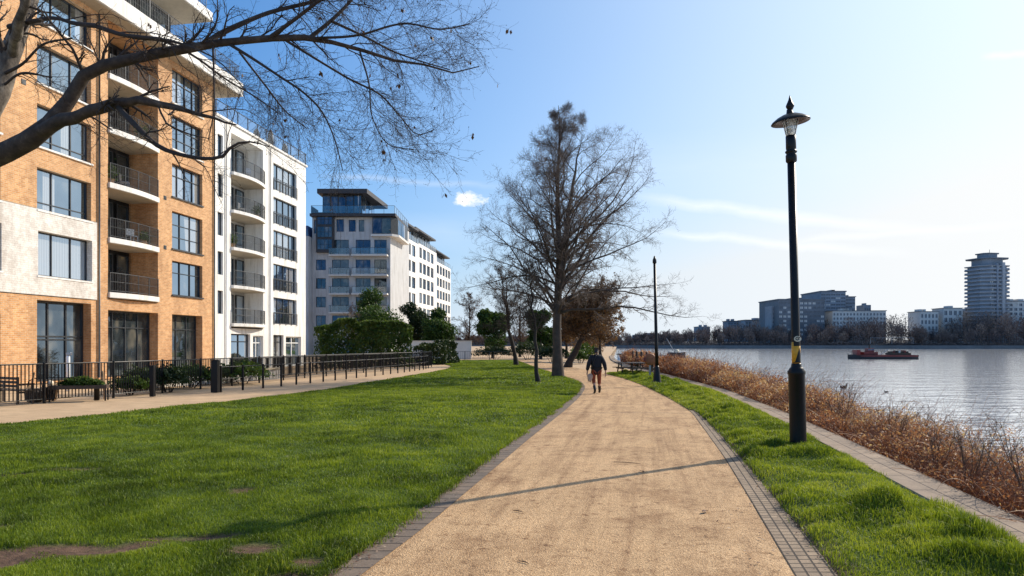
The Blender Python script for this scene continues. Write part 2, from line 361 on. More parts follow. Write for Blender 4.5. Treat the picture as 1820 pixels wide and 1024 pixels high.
# --- river, land, banks
mb = MB(); mb.quad((-400, -200, -1.6), (4000, -200, -1.6), (4000, 6000, -1.6), (-400, 6000, -1.6))
tag(mb.build('river', MAT['river_water']), kind='structure')
yb = np.concatenate([np.linspace(-12, 60, 50), np.geomspace(65, 900, 30)])
xb = X(COP_L, np.maximum(yb, 1))+np.where(yb < 1, (yb-1)*.25, 0)
mbg = strip('ground', yb, np.full_like(yb, -900.), xb+.05, 12, -.045, MAT['promenade_paving'], False); tag(mbg, kind='structure')
# far shore, rising gently behind its embankment
yf = [(-2, 640), (60, 600), (140, 545), (250, 522), (420, 505), (700, 470), (1500, 440), (4000, 500)]
MBk = MB()
xs = np.concatenate([np.linspace(-100, 900, 60), np.linspace(950, 4000, 20)]); yf_ = np.interp(xs, [a for a, b in yf], [b for a, b in yf])
def far_y(x): return np.interp(x, [a for a, b in yf], [b for a, b in yf])
rowsz = [(0, -1.7), (.4, 1.0), (5, 1.4), (40, 3), (140, 5), (500, 8), (2500, 12)]
V = np.array([[x, y+d, z] for d, z in rowsz for x, y in zip(xs, yf_)]); n = len(xs)
i = np.arange(len(rowsz)*n).reshape(len(rowsz), n)
F = np.stack([i[:-1, :-1], i[:-1, 1:], i[1:, 1:], i[1:, :-1]], -1).reshape(-1, 4)
tag(fast('far_bank', V, F, [MAT['embank'], MAT['far_ground']], midx=np.repeat([0, 1, 1, 1, 1, 1], n-1), smooth=False), kind='structure')
# left promenade, path, lawns
y, = [np.linspace(2, 84, 90)]
strip('promenade', y, X(LAWN_L, y)-14, X(LAWN_L, y)+.6, 6, -.02, MAT['promenade_paving'])['kind'] = 'structure'
y = np.linspace(1, 84, 260)
xl = X(LAWN_R, y)+X(EDGE_W, y)
strip('path', y, xl, X(PATH_R, y), 14, lambda a, b, t: .012*(1-(2*t-1)**2)+.004*vnoise(a, b, 1.5, 3), MAT['path_gravel'])['kind'] = 'structure'
y = np.linspace(1, 37.5, 200)
strip('brick_edging', y, X(LAWN_R, y)-.04, X(LAWN_R, y)+X(EDGE_W, y)+.012, 4, .010, MAT['edging_bricks'])['kind'] = 'structure'
y = np.linspace(1, 22.5, 160)
strip('sett_border', y, X(PATH_R, y)-.01, X(SETT_R, y)+.16, 6, .008, MAT['setts'])['kind'] = 'structure'
BARE = [(-3.7, 6.0, .62, .17), (-3.0, 6.4, .5, .08), (-4.3, 5.65, .4, .28), (-2.25, 6.1, .25, .10), (-6.2, 7.6, .22, .07), (-.95, 7.6, .12, .07), (-3.3, 8.4, .16, .05), (-1.7, 5.75, .14, .1), (-5.2, 6.6, .3, .12), (-7.0, 9.25, .5, .13), (-6.3, 9.9, .35, .06), (-7.5, 8.8, .3, .1), (-1.75, 5.3, .2, .1)]
def bare(x, y):
    b = np.zeros_like(x)
    for cx, cy, rx, ry in BARE:
        a = .18; dx = (x-cx)*math.cos(a)+(y-cy)*math.sin(a); dy = -(x-cx)*math.sin(a)+(y-cy)*math.cos(a)
        d = (dx/rx)**2+(dy/ry)**2; b = np.maximum(b, np.clip(1.35-d, 0, 1))
    return b*(.35+1.1*vnoise(x, y, 7, 9))
def lawn_z(a, b, t):
    e = np.minimum(1, np.minimum(t, 1-t)*14+.15)
    return .012+e*(.06*vnoise(a, b, .9, 1)+.045*vnoise(a, b, 2.7, 2))-.03*np.clip(bare(a, b), 0, 1)
def verge_z(a, b, t):
    e = np.sin(np.clip(t, 0, 1)*math.pi)**.6
    return .008+e*(.03+.07*vnoise(a, b, 1.6, 5)+.24*vnoise(a, b, 3.1, 6)*vnoise(a, b, 1.0, 8))
def bare_attr(o):
    me = o.data; co = np.empty(len(me.vertices)*3, np.float32); me.vertices.foreach_get('co', co); co = co.reshape(-1, 3)
    at = me.attributes.new('bare', 'FLOAT', 'POINT'); return at, co
y = np.concatenate([np.linspace(2, 20, 150), np.linspace(20.3, 78, 110)])
lawn = strip('lawn', y, X(LAWN_L, y), X(LAWN_R, y), 160, lawn_z, MAT['turf']); tag(lawn, kind='structure')
at, co = bare_attr(lawn); at.data.foreach_set('value', np.clip(np.maximum.reduce([bare(co[:, 0], co[:, 1]+q_) for q_ in (0, .07, .15)])*1.5*(.4+1.2*vnoise(co[:, 0], co[:, 1], 5, 33)), 0, 1).astype(np.float32))
y = np.linspace(1.5, 43, 260)
def verge_l(y): return np.where(y < 19, X(SETT_R, y), X(PATH_R, y))
verge = strip('grass_verge', y, verge_l(y)-.0, X(COP_L, y)+.03, 40, verge_z, MAT['turf']); tag(verge, kind='structure')
at, co = bare_attr(verge); tt = (co[:, 0]-verge_l(co[:, 1]))/(X(COP_L, co[:, 1])-verge_l(co[:, 1]))
at.data.foreach_set('value', np.clip(1.5*np.clip(.17-tt, 0, 1)/.17*vnoise(co[:, 0], co[:, 1], 3, 4), 0, 1).astype(np.float32))
# --- river wall with its coping
y = np.concatenate([np.linspace(.5, 40, 150), np.linspace(41, 110, 60)]); xc = X(COP_L, np.maximum(y, 1))
rw = empty('river_wall', (0, 0, 0), label='low stone river wall with a double row of pale coping slabs between verge and brambles', cat='wall')
cp = strip('coping', y, xc-.01, xc+.58, 5, .055, MAT['coping']); cp.parent = rw
mb = MB()
for i in range(len(y)-1):
    a, b = (xc[i]+.56, y[i]), (xc[i+1]+.56, y[i+1])
    mb.quad((a[0], a[1], -1.9), (b[0], b[1], -1.9), (b[0], b[1], .045), (a[0], a[1], .045))
    a, b = (xc[i]+.002, y[i]), (xc[i+1]+.002, y[i+1])
    mb.quad((a[0], a[1], -.1), (b[0], b[1], -.1), (b[0], b[1], .052), (a[0], a[1], .052))
mb.build('face', MAT['slab_stone'], rw)
# bank below the wall, under the brambles
y = np.linspace(.5, 75, 160); xc = X(COP_L, np.maximum(y, 1))
strip('river_bank', y, xc+.57, xc+3.6, 12, lambda a, b, t: -.12-1.65*t**1.4+.1*vnoise(a, b, 2, 12), MAT['soil'])['kind'] = 'structure'

# ---------------------------------------------------------------- grass
def blades(name, n, xs, ys, zs, hgt, wid, lean, tone, label):
    a = rng.random(n)*2*math.pi; la = rng.random(n)*2*math.pi
    ln = lean*rng.random(n)
    dx, dy = np.cos(a)*wid/2, np.sin(a)*wid/2
    bx, by = np.cos(la), np.sin(la)
    base = np.stack([xs, ys, zs], -1); side = np.stack([dx, dy, 0*dx], -1)
    mid = base+np.stack([bx*ln*hgt*.35, by*ln*hgt*.35, hgt*.6], -1)
    tip = base+np.stack([bx*ln*hgt, by*ln*hgt, hgt*(1-.35*ln)], -1)
    V = np.stack([base-side, base+side, mid+side*.7, tip, mid-side*.7], 1)  # 5 verts: quad + tri as two quads
    i = np.arange(n)*5
    F = np.concatenate([np.stack([i, i+1, i+2], -1), np.stack([i, i+2, i+4], -1), np.stack([i+4, i+2, i+3], -1)])
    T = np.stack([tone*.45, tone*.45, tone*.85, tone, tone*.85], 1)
    o = fast(name, V.reshape(-1, 3), F, MAT['grass_blade'], col=np.clip(T, 0, 1).ravel())
    tag(o, label, 'grass', kind='stuff'); return o
def seed_lawn(n, y0, y1, power=1.0):
    u = rng.random(n); ys = (y0**power+u*(y1**power-y0**power))**(1/power)
    # keep to what the lens covers plus a margin either side
    xl = np.maximum(X(LAWN_L, ys), -.80*ys-2.0); xr = X(LAWN_R, ys)
    w = xr-xl; xs = xl+rng.random(n)*w+rng.normal(0, .05, n)*(rng.random(n) < .2)
    keep = rng.random(n) < (1-np.clip(bare(xs, ys)*1.1, 0, .93))
    return xs[keep], ys[keep]
def grass_tone(xs, ys, n):
    t = .42+.30*(vnoise(xs, ys, .16, 20)-.5)+.42*(vnoise(xs, ys, .55, 21)-.5)+.55*(vnoise(xs, ys, 2.6, 22)-.5)+.25*(vnoise(xs, ys, 9, 23)-.5)+rng.normal(0, .13, n)
    dead = rng.random(n) < .03+.16*np.clip(vnoise(xs, ys, .7, 27)*vnoise(xs, ys, 2.9, 28)-.42, 0, .6)*2.2
    return np.where(dead, .93+.07*rng.random(n), np.clip(t, .02, .88))
XS, YS, HS, WS = [], [], [], []
for n, y0, y1, pw, h, w in ((150000, 4.3, 8.5, .9, .055, .006), (150000, 8.5, 15, .9, .06, .009), (130000, 15, 30, .8, .065, .017), (70000, 30, 77, .6, .07, .035)):
    x_, y_ = seed_lawn(n, y0, y1, pw); XS.append(x_); YS.append(y_)
    HS.append(h*(.55+.75*rng.random(len(x_)))); WS.append(np.full(len(x_), w))
ne = 9000; ye = 4+30*rng.random(ne)**1.7; XS.append(X(LAWN_R, ye)+rng.normal(.0, .045, ne)*vnoise(ye, ye*0, 2.2, 41)*1.8); YS.append(ye); HS.append(.035+.05*rng.random(ne)); WS.append(np.interp(ye, [4, 15, 34], [.006, .010, .018]))
XS, YS, HS, WS = map(np.concatenate, (XS, YS, HS, WS)); n = len(XS)
HS *= .52+.75*vnoise(XS, YS, 2.2, 31)*(.6+.8*vnoise(XS, YS, .6, 32))
HS *= 1-.78*np.clip(np.maximum.reduce([bare(XS, YS+q_) for q_ in (0, .07, .15)])*1.2, 0, 1)
tl = (XS-X(LAWN_L, YS))/(X(LAWN_R, YS)-X(LAWN_L, YS))
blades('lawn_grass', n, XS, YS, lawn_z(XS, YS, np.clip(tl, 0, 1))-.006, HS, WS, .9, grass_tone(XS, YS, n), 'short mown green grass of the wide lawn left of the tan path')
n = 190000; u = rng.random(n); ys = (3.6**.35+u*(43**.35-3.6**.35))**(1/.35)
xl, xr = verge_l(ys), X(COP_L, ys)
t = rng.random(n); t = np.where(rng.random(n) < .12, t*.0+np.abs(rng.normal(0, .05, n)), t)
xs = xl+(xr-xl)*t+rng.normal(0, .025, n)
keep = rng.random(n) < np.clip(.12+t*5*(.35+vnoise(xs, ys, 3, 4)), 0, 1)
xs, ys, t = xs[keep], ys[keep], t[keep]; n = len(xs)
cl = vnoise(xs, ys, 3.1, 6)*vnoise(xs, ys, 1.0, 8)
hs = (.034+.14*cl)*(.6+.7*rng.random(n)); ws = np.interp(ys, [4, 10, 20, 43], [.006, .008, .014, .03])
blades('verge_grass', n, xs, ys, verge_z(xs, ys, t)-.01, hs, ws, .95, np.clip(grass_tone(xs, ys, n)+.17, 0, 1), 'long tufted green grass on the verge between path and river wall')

# leaf crumbs and soil gathered along the path edges
n = 5200; ys = 3.8+34*rng.random(n)**1.8; sd_ = rng.random(n); off_ = np.abs(rng.normal(0, .11, n))
xs = np.where(sd_ < .35, X(LAWN_R, ys)+.02+off_*.9, np.where(sd_ < .85, X(SETT_R, ys)-.02+rng.normal(.06, .07, n), X(PATH_R, ys)-off_*3))
A = rng.normal(size=(n, 3)); A[:, 2] *= .25; A /= np.linalg.norm(A, axis=1, keepdims=True); B = np.cross(A, [0, 0, 1.0])+rng.normal(0, .15, (n, 3)); s = (.006+.016*rng.random(n)**3)[:, None]*np.interp(ys, [4, 20, 40], [1, 1.6, 2.4])[:, None]
c = np.stack([xs, ys, np.full(n, .024)], -1); V = np.stack([c-A*s, c+B*s*.5, c+A*s, c-B*s*.5], 1).reshape(-1, 3); V[:, 2] = np.maximum(V[:, 2], .019)
tag(fast('leaf_litter', V, np.arange(n*4).reshape(-1, 4), MAT['leaf_dead'], col=np.repeat(np.clip(rng.random(n)**1.6, 0, 1), 4)), 'crumbs of dead leaf and soil scattered along the path edges', 'leaf litter', kind='stuff')
# ---------------------------------------------------------------- buildings (local x along the facade, -y outwards)
def facade(mb, x0, x1, z0, z1, ops, depth=.35, y=0.0, m=0):
    xs = sorted({x0, x1, *[a for o in ops for a in o[:2] if x0 < a < x1]}); zs = sorted({z0, z1, *[a for o in ops for a in o[2:4] if z0 < a < z1]})
    for a, b in zip(xs, xs[1:]):
        for c, d in zip(zs, zs[1:]):
            cx, cz = (a+b)/2, (c+d)/2
            if any(o[0] < cx < o[1] and o[2] < cz < o[3] for o in ops): continue
            mb.quad((a, y, c), (b, y, c), (b, y, d), (a, y, d), m)
    for o in ops:
        a, b, c, d = max(o[0], x0), min(o[1], x1), max(o[2], z0), min(o[3], z1)
        e = y+(o[4] if len(o) > 4 else depth)
        if c >= d or a >= b: continue
        if o[0] >= x0: mb.quad((a, y, c), (a, y, d), (a, e, d), (a, e, c), m)
        if o[1] <= x1: mb.quad((b, e, c), (b, e, d), (b, y, d), (b, y, c), m)
        if o[3] <= z1: mb.quad((a, y, d), (b, y, d), (b, e, d), (a, e, d), m)
        if o[2] >= z0: mb.quad((a, e, c), (b, e, c), (b, y, c), (a, y, c), m)
def window(par, x0, x1, z0, z1, y, nx=3, trans=(), glassm='pane', fm='frame_dark', sill=None, t=.06, label=None, name='window', splits=None):
    mb = MB(); g = .002
    a, b, c, d = x0+g, x1-g, z0+g, z1-g
    mb.box(a, b, y-.05, y+.05, c, c+t); mb.box(a, b, y-.05, y+.05, d-t, d)
    mb.box(a, a+t, y-.05, y+.05, c+t, d-t); mb.box(b-t, b, y-.05, y+.05, c+t, d-t)
    sp = splits if splits else [a+(b-a)*i/nx for i in range(1, nx)]
    for s in sp: mb.box(s-t*.45, s+t*.45, y-.045, y+.045, c+t, d-t)
    for z in trans: mb.box(a+t, b-t, y-.04, y+.04, c+(d-c)*z-t*.4, c+(d-c)*z+t*.4)
    w = mb.build(name, MAT[fm], par); tag(w, label)
    p = MB(); p.quad((a+t*.5, y+.01, c+t*.5), (b-t*.5, y+.01, c+t*.5), (b-t*.5, y+.01, d-t*.5), (a+t*.5, y+.01, d-t*.5)); p.build('pane', MAT[glassm], w)
    if sill:
        s = MB(); s.box(x0-.06, x1+.06, -.09, y-.052, z0-.09, z0-.004); s.build('sill', MAT[sill], w)
    return w
def bow(x0, x1, out, back, n=9, inset=0.0):
    pts = []
    for i in range(n+1):
        t = i/n; pts.append((x0+inset+(x1-x0-2*inset)*t, -out*math.sin(math.pi*(.12+.76*t))+inset*.6))
    return pts, pts+[(x1-inset, back), (x0+inset, back)]
def railing(pts, z, h, parent, mat='rail_grey', gap=.11, rails=(.55,), name='balcony_railing', r=.022, br=.007, post=1.0):
    mb = MB(); P = np.array(pts, float)
    if P.shape[1] == 2: P = np.c_[P, np.zeros(len(P))]
    P[:, 2] += z
    for hh, rr in [(h, r), (.09, r*.7)]+[(h*q, r*.55) for q in rails]: mb.tube(P+[0, 0, hh], rr, 6)
    L = np.r_[0, np.cumsum(np.linalg.norm(np.diff(P, axis=0), axis=1))]
    for g_, rr, top in ((gap, br, h), (post, r*.9, h+.01)):
        nn = max(1, int(round(L[-1]/g_)))
        for i in range(nn+1):
            s = L[-1]*i/nn; q = [np.interp(s, L, P[:, k]) for k in range(3)]
            mb.box(q[0]-rr, q[0]+rr, q[1]-rr, q[1]+rr, q[2]-(.05 if rr > br else -.09), q[2]+top)
    return mb.build(name, MAT[mat], parent)
def glass_rail(pts, z, h, parent, name='balcony_railing', post=1.4, mat='rail_grey'):
    mb = MB(); P = np.array(pts, float); P = np.c_[P, np.full(len(P), z)] if P.shape[1] == 2 else P
    mb.tube(P+[0, 0, h], .03, 6); L = np.r_[0, np.cumsum(np.linalg.norm(np.diff(P, axis=0), axis=1))]
    nn = max(1, int(round(L[-1]/post)))
    for i in range(nn+1):
        s = L[-1]*i/nn; q = [np.interp(s, L, P[:, k]) for k in range(3)]; mb.box(q[0]-.025, q[0]+.025, q[1]-.025, q[1]+.025, q[2], q[2]+h)
    o = mb.build(name, MAT[mat], parent); g = MB()
    for a, b in zip(P, P[1:]): g.quad((a[0], a[1], z+.08), (b[0], b[1], z+.08), (b[0], b[1], z+h-.04), (a[0], a[1], z+h-.04))
    g.build('glass_panel', MAT['clear_panel'], o); return o
def recess(par, x0, x1, zs, top, depth, out, wallm, h=1.05, dark=True, slabt=.28):
    """column of inset balconies: back wall, doors, bowed slabs with railings"""
    for i, z in enumerate(zs):
        zt = (zs[i+1]-slabt) if i+1 < len(zs) else top
        pts, poly = bow(x0+.01, x1-.01, out, depth-.01)
        b = MB().prism(poly, z-slabt, z).build('balcony', [MAT['white_render']], par)
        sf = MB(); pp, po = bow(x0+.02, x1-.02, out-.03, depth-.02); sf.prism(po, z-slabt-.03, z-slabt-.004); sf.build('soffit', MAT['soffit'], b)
        pr, _ = bow(x0+.01, x1-.01, out, depth, inset=.07)
        railing(pr, z, h, b)
        w = x1-x0
        window(par, x0+.25*w, x0+.62*w, z+.02, zt-.25, depth-.12, 2, (), 'pane_dark' if dark else 'pane', name='balcony_door')
        window(par, x0+.70*w, x0+.94*w, z+.02, zt-.25, depth-.12, 1, (.3,), 'pane_dark' if dark else 'pane', name='balcony_door')
    mb = MB(); z0, z1 = zs[0], top
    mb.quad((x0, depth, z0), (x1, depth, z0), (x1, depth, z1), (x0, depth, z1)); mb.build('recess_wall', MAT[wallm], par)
# --- 1: orange brick block
ROT = math.atan2(1, .148)
def bpos(y): return (-27.07+.148*y, y, 0)
b1 = empty('brick_apartment_block', bpos(26), ROT, label='tall orange brick apartment block with white band, white eaves and dark recessed balconies at left', cat='building')
FL = [4.65, 7.6, 10.55, 13.5, 16.4]
ops = []
A = (6.14, 9.5); Cc = (16.07, 19.2); RC = (10.7, 14.76)
rowsA = [(5.1, 7.2), (8.2, 10.2), (11.2, 13.2), (14.2, 16.1), (17.1, 19.0)]
rowsC = [(4.9, 7.0), (7.75, 10.05), (10.95, 13.0), (13.9, 16.0), (16.75, 18.85)]
winA = [(*A, a, b, .5) for a, b in rowsA]; winC = [(*Cc, a, b, .32) for a, b in rowsC]
win0 = [(1.2, 4.2, a, b, .4) for a, b in rowsA]
gA = (*A, 0.05, 3.95, .6); gB = (RC[0], RC[1], .05, 3.7, .7); gC = (*Cc, .05, 3.7, .6)
rec = (RC[0], RC[1], 4.3, 19.25, 1.9)
mb = MB()
facade(mb, 9.85, 20.6, 4.15, 19.3, [rec]+winC)            # right of the white band
facade(mb, -3, 9.85, 8.25, 19.3, win0[1:]+winA[1:]); mb2 = MB()
facade(mb, -3, 20.6, 0, 4.15, [gA, gB, gC, (1.2, 4.2, .9, 3.2, .4)])
mb.quad((20.6, 0, 0), (20.6, 14, 0), (20.6, 14, 19.3), (20.6, 0, 19.3)); mb.quad((-3, 14, 0), (-3, 0, 0), (-3, 0, 19.3), (-3, 14, 19.3))
mb.quad((20.6, 14, 0), (-3, 14, 0), (-3, 14, 19.3), (20.6, 14, 19.3))
mb.build('brick_wall', MAT['brick_orange'], b1)
facade(mb2, -3, 9.85, 4.18, 8.22, [(win0[0][0], win0[0][1], 5.1, 7.2, .4)]+winA[:1], y=-.06)
mb2.quad((9.85, -.06, 4.18), (9.85, .05, 4.18), (9.85, .05, 8.22), (9.85, -.06, 8.22)); mb2.quad((-3, -.06, 8.22), (9.85, -.06, 8.22), (9.85, .05, 8.22), (-3, .05, 8.22)); mb2.quad((-3, .05, 4.18), (9.85, .05, 4.18), (9.85, -.06, 4.18), (-3, -.06, 4.18))
mb2.build('white_brick_band', MAT['brick_white'], b1)
for i, w in enumerate(winA):
    window(b1, w[0], w[1], w[2], w[3], .3, splits=[A[0]+1.12, A[0]+2.3], trans=(.2,) if i in (1, 2) else (), sill='white_render')
    window(b1, 1.2, 4.2, w[2], w[3], .3, 3, sill='white_render')
for i, w in enumerate(winC): window(b1, w[0], w[1], w[2], w[3], .24, 4 if i > 1 else 3, (.66, .33) if i % 2 else (.66,), sill='rail_grey' if i < 3 else 'white_render', t=.05)
window(b1, *A, .06, 3.94, .5, 3, (.52, .56), 'pane_dark', name='shopfront', t=.09); window(b1, RC[0], RC[1], .06, 3.69, .6, 4, (.75,), 'pane_dark', name='shopfront', t=.08)
window(b1, *Cc, .06, 3.69, .5, 3, (.75,), 'pane_dark', name='shopfront', t=.08); window(b1, 1.2, 4.2, .91, 3.19, .3, 3, (), 'pane_dark')
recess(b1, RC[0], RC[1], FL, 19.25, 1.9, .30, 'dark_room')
# eaves slab, roof terrace, set-back top storey
mb = MB(); mb.box(-3.5, 22.6, -.95, 13.8, 19.32, 20.25); mb.build('eaves_slab', MAT['white_render'], b1, bevel=.03)
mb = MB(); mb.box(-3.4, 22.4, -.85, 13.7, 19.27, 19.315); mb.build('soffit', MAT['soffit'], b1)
railing([(-3.2, -.8), (22.3, -.8), (22.3, 6)], 20.25, 1.1, b1, name='terrace_railing', gap=.14, rails=(.35, .68), post=1.6)
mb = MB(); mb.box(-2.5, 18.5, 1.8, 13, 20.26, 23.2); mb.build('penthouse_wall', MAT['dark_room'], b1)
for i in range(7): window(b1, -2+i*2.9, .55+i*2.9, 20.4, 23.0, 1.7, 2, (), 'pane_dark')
mb = MB(); mb.box(-3.5, 19.6, -.5, 13.5, 23.25, 23.85); mb.build('roof_slab', MAT['white_render'], b1, bevel=.03)
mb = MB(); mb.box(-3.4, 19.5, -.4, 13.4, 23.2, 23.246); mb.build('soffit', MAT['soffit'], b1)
railing([(-3, -.2), (19.3, -.2)], 23.85, 1.0, b1, name='roof_railing', gap=.2, rails=(.5,), post=1.6)
# --- 2: white rendered block
b2 = empty('white_apartment_block', bpos(26), ROT, label='white rendered apartment block with bowed balconies joined to the brick block', cat='building')
W0, W1 = 20.63, 34.5
FL2 = [3.35, 6.05, 8.75, 11.4, 14.1]; S = (20.95, 21.6); B = (22.6, 27.1); Wn = (28.7, 32.75)
nar = [(*S, z+.6, z+2.2, .25) for z in FL2]; big = [(*Wn, z+.15, z+2.25, .3) for z in FL2]
recs = [(*B, z-.28, z+2.4, 1.6) for z in FL2[:-1]]; recs = [(*B, 3.0, 16.85, 1.6)]
gr = [(22.6, 25.2, .05, 2.6, .3), (25.6, 27.1, .05, 2.5, .3), (28.7, 30.4, .05, 2.6, .3), (30.8, 33.6, .05, 2.5, .3)]
mb = MB(); facade(mb, W0, W1, 0, 17.45, nar+big+recs+gr)
mb.quad((W1, 0, 0), (W1, 13, 0), (W1, 13, 17.45), (W1, 0, 17.45)); mb.quad((W0, 0, 17.45), (W1, 0, 17.45), (W1, 13, 17.45), (W0, 13, 17.45)); mb.quad((W1, 13, 0), (W0, 13, 0), (W0, 13, 17.45), (W1, 13, 17.45))
mb.build('rendered_wall', MAT['white_render'], b2)
for w in nar: window(b2, *w[:4], .2, 1, (), t=.05)
for w in big:
    o = window(b2, *w[:4], .24, 4, (.42,), t=.06); railing([(Wn[0]+.02, -.05), (Wn[1]-.02, -.05)], w[2]-.05, .95, b2, gap=.16, rails=(), name='juliet_railing')
for i, w in enumerate(gr): window(b2, *w[:4], .24, 2, (.78,), 'pane', 'white_paint' if i % 2 else 'frame_dark', t=.09, name='patio_door')
recess(b2, B[0], B[1], FL2, 16.85, 1.6, .60, 'pale_render', dark=False, slabt=.22)
mb = MB(); mb.box(W0+.01, W1+.15, -.12, 13.1, 17.47, 17.62); mb.build('coping', MAT['white_render'], b2)
glass_rail([(W0+.1, -.02), (W1+.05, -.02), (W1+.05, 8)], 17.62, .95, b2, 'terrace_railing')
mb = MB(); ops2 = [(21.3, 22.2, 18.4, 20.2, .2)]; facade(mb, 20.65, 24.0, 17.63, 20.9, ops2, y=2.2); mb.quad((24, 2.2, 17.63), (24, 9, 17.63), (24, 9, 20.9), (24, 2.2, 20.9)); mb.quad((20.65, 2.2, 20.9), (24, 2.2, 20.9), (24, 9, 20.9), (20.65, 9, 20.9)); mb.build('stair_head', MAT['white_render'], b2)
window(b2, 21.3, 22.2, 18.4, 20.2, 2.34, 1)
# --- 3: grey modern block with glass penthouse, face towards the camera in shade
b3 = empty('penthouse_apartment_block', (0, 110, 0), 0, label='pale modern apartment block crowned by a dark-roofed glass penthouse, beyond the white block', cat='building')
YB = 0.0
def win3(x0, x1, z0, z1, y=0.0, **kw): return window(b3, x0, x1, z0, z1, y+.15, **{'glassm': 'pane_far', **kw})
XL, XR = -40.0, -19.6
FZ = [4.0, 7.0, 10.0, 13.0, 16.2, 19.2]
ops = []
for z in FZ[:-1]:
    ops += [(-31.6, -30.0, z+.8, z+2.5, .25), (-29.0, -26.3, z+.3, z+2.5, .25), (-25.2, -22.8, z+.3, z+2.5, .25), (-22.2, -20.2, z+.3, z+2.5, .25)]
ops += [(-28.3, -27.1, 20.0, 22.0, .25), (-26.3, -25.2, 20.0, 21.9, .25), (-24.7, -23.8, 20.0, 21.9, .25), (-31.9, -31.5, 19.7, 21.9, .25)]
ops += [(-31, -29, .1, 2.8, .25), (-27, -24, .1, 2.8, .25)]
mb = MB(); facade(mb, -32.2, XR, 0, 22.3, ops)
mb.quad((XR, 0, 0), (XR+.9, 14, 0), (XR+.9, 14, 22.3), (XR, 0, 22.3)); mb.quad((-32.2, 14, 0), (-32.2, 0, 0), (-32.2, 0, 22.3), (-32.2, 14, 22.3)); mb.quad((-32.2, 0, 22.3), (XR, 0, 22.3), (XR+.9, 14, 22.3), (-32.2, 14, 22.3))
mb.build('rendered_wall', MAT['grey_render'], b3)
for o in ops: win3(*o[:4], nx=2 if o[1]-o[0] > 1.5 else 1)
for z in FZ[1:-1]:
    mb = MB(); mb.box(-25.6, -19.9, -1.4, -.004, z-.25, z); bb = mb.build('balcony', MAT['pale_render'], b3); mb = MB(); mb.box(-29.3, -26.0, -1.1, -.004, z-.22, z); b9 = mb.build('balcony', MAT['pale_render'], b3); glass_rail([(-29.25, -.1), (-29.25, -1.05), (-26.05, -1.05), (-26.05, -.1)], z, 1.05, b9); glass_rail([(-25.5, -1.35), (-19.95, -1.35), (-19.95, -.1)], z, 1.05, bb)
# corner bay with curved balcony
pts, poly = bow(-24.2, -17.6, 1.5, 6.0)
mb = MB(); mb.prism([(-22.6, -.9), (-19.2, -.9), (-18.2, .3), (-17.9, 9), (-22.6, 9)], 19.15, 19.5); bb = mb.build('balcony', MAT['pale_render'], b3)
mb = MB(); mb.prism([(-22.4, -.6), (-19.4, -.6), (-18.5, .4), (-18.2, 9), (-22.4, 9)], 19.51, 22.2); mb.build('corner_bay', MAT['frame_dark'], b3)
for a, b in (((-22.3, -.62), (-20.9, -.62)), ((-20.8, -.62), (-19.45, -.62)), ((-18.46, .6), (-18.36, 3.4)), ((-18.35, 3.6), (-18.25, 6.3))):
    mb = MB(); mb.quad((a[0], a[1], 19.65), (b[0], b[1], 19.65), (b[0], b[1], 22.0), (a[0], a[1], 22.0)); mb.build('bay_window', MAT['pane_far'], b3)
# dark stair tower
mb = MB(); mb.box(-31.4, -28.6, -.7, -.004, 16.6, 23.0); mb.build('stair_tower', MAT['roof_dark'], b3)
for z in (17, 19, 21): window(b3, -31.2, -28.8, z, z+1.7, -.74, 4, (.5,), 'pane_far', t=.05)
# penthouse
mb = MB(); mb.box(-32.3, -18.6, -1.1, 13.5, 22.32, 22.75); mb.build('terrace_slab', MAT['roof_dark'], b3)
glass_rail([(-32.1, 3), (-32.1, -1.0), (-18.8, -1.0), (-18.7, 13)], 22.75, 1.25, b3, 'terrace_railing', 1.9)
mb = MB(); mb.box(-30.6, -24.3, .4, 10.6, 22.76, 26.0); mb.build('penthouse_core', MAT['dark_room'], b3)
for i in range(5): window(b3, -30.6+i*1.26, -29.38+i*1.26, 22.8, 25.95, .32, 1, (), 'pane_far', name='penthouse_glazing')
for i in range(4):
    mb = MB(); mb.quad((-24.22, .5+i*2.5, 22.85), (-24.22, 2.75+i*2.5, 22.85), (-24.22, 2.75+i*2.5, 25.9), (-24.22, .5+i*2.5, 25.9)); mb.build('penthouse_glazing', MAT['pane'], b3)
mb = MB(); n0 = len(mb.v)
mb.prism([(-31.2, -.8), (-23.2, -.8), (-22.2, 12.0), (-31.2, 12)], 26.02, 26.75); mb.build('roof', MAT['roof_dark'], b3)
# left lower wing
mb = MB(); ops = [(-35.4, -33.6, 15.2, 18.4, .3), (-39.5, -37, 15.2, 18.2, .3)]; facade(mb, -52, -32.23, 0, 19.0, ops+[(-36.2, -33.8, a, a+2, .3) for a in (3, 6, 9, 12)], y=-2)
mb.quad((-32.23, -2, 0), (-32.23, 10, 0), (-32.23, 10, 19), (-32.23, -2, 19)); mb.quad((-52, -2, 19), (-32.23, -2, 19), (-32.23, 10, 19), (-52, 10, 19)); mb.build('wing_wall', MAT['grey_render'], b3)
for o in ops+[(-36.2, -33.8, a, a+2) for a in (3, 6, 9, 12)]: win3(*o[:4], y=-2, nx=2, glassm='pane_dark')
mb = MB(); mb.prism([(-44, -1), (-32.6, -1), (-32.6, 6), (-44, 6)], 19.01, 20.8); mb.build('wing_roof', MAT['blue_roof'], b3)
glass_rail([(-51, -1.9), (-32.3, -1.9)], 19.0, 1.1, b3, 'wing_railing')
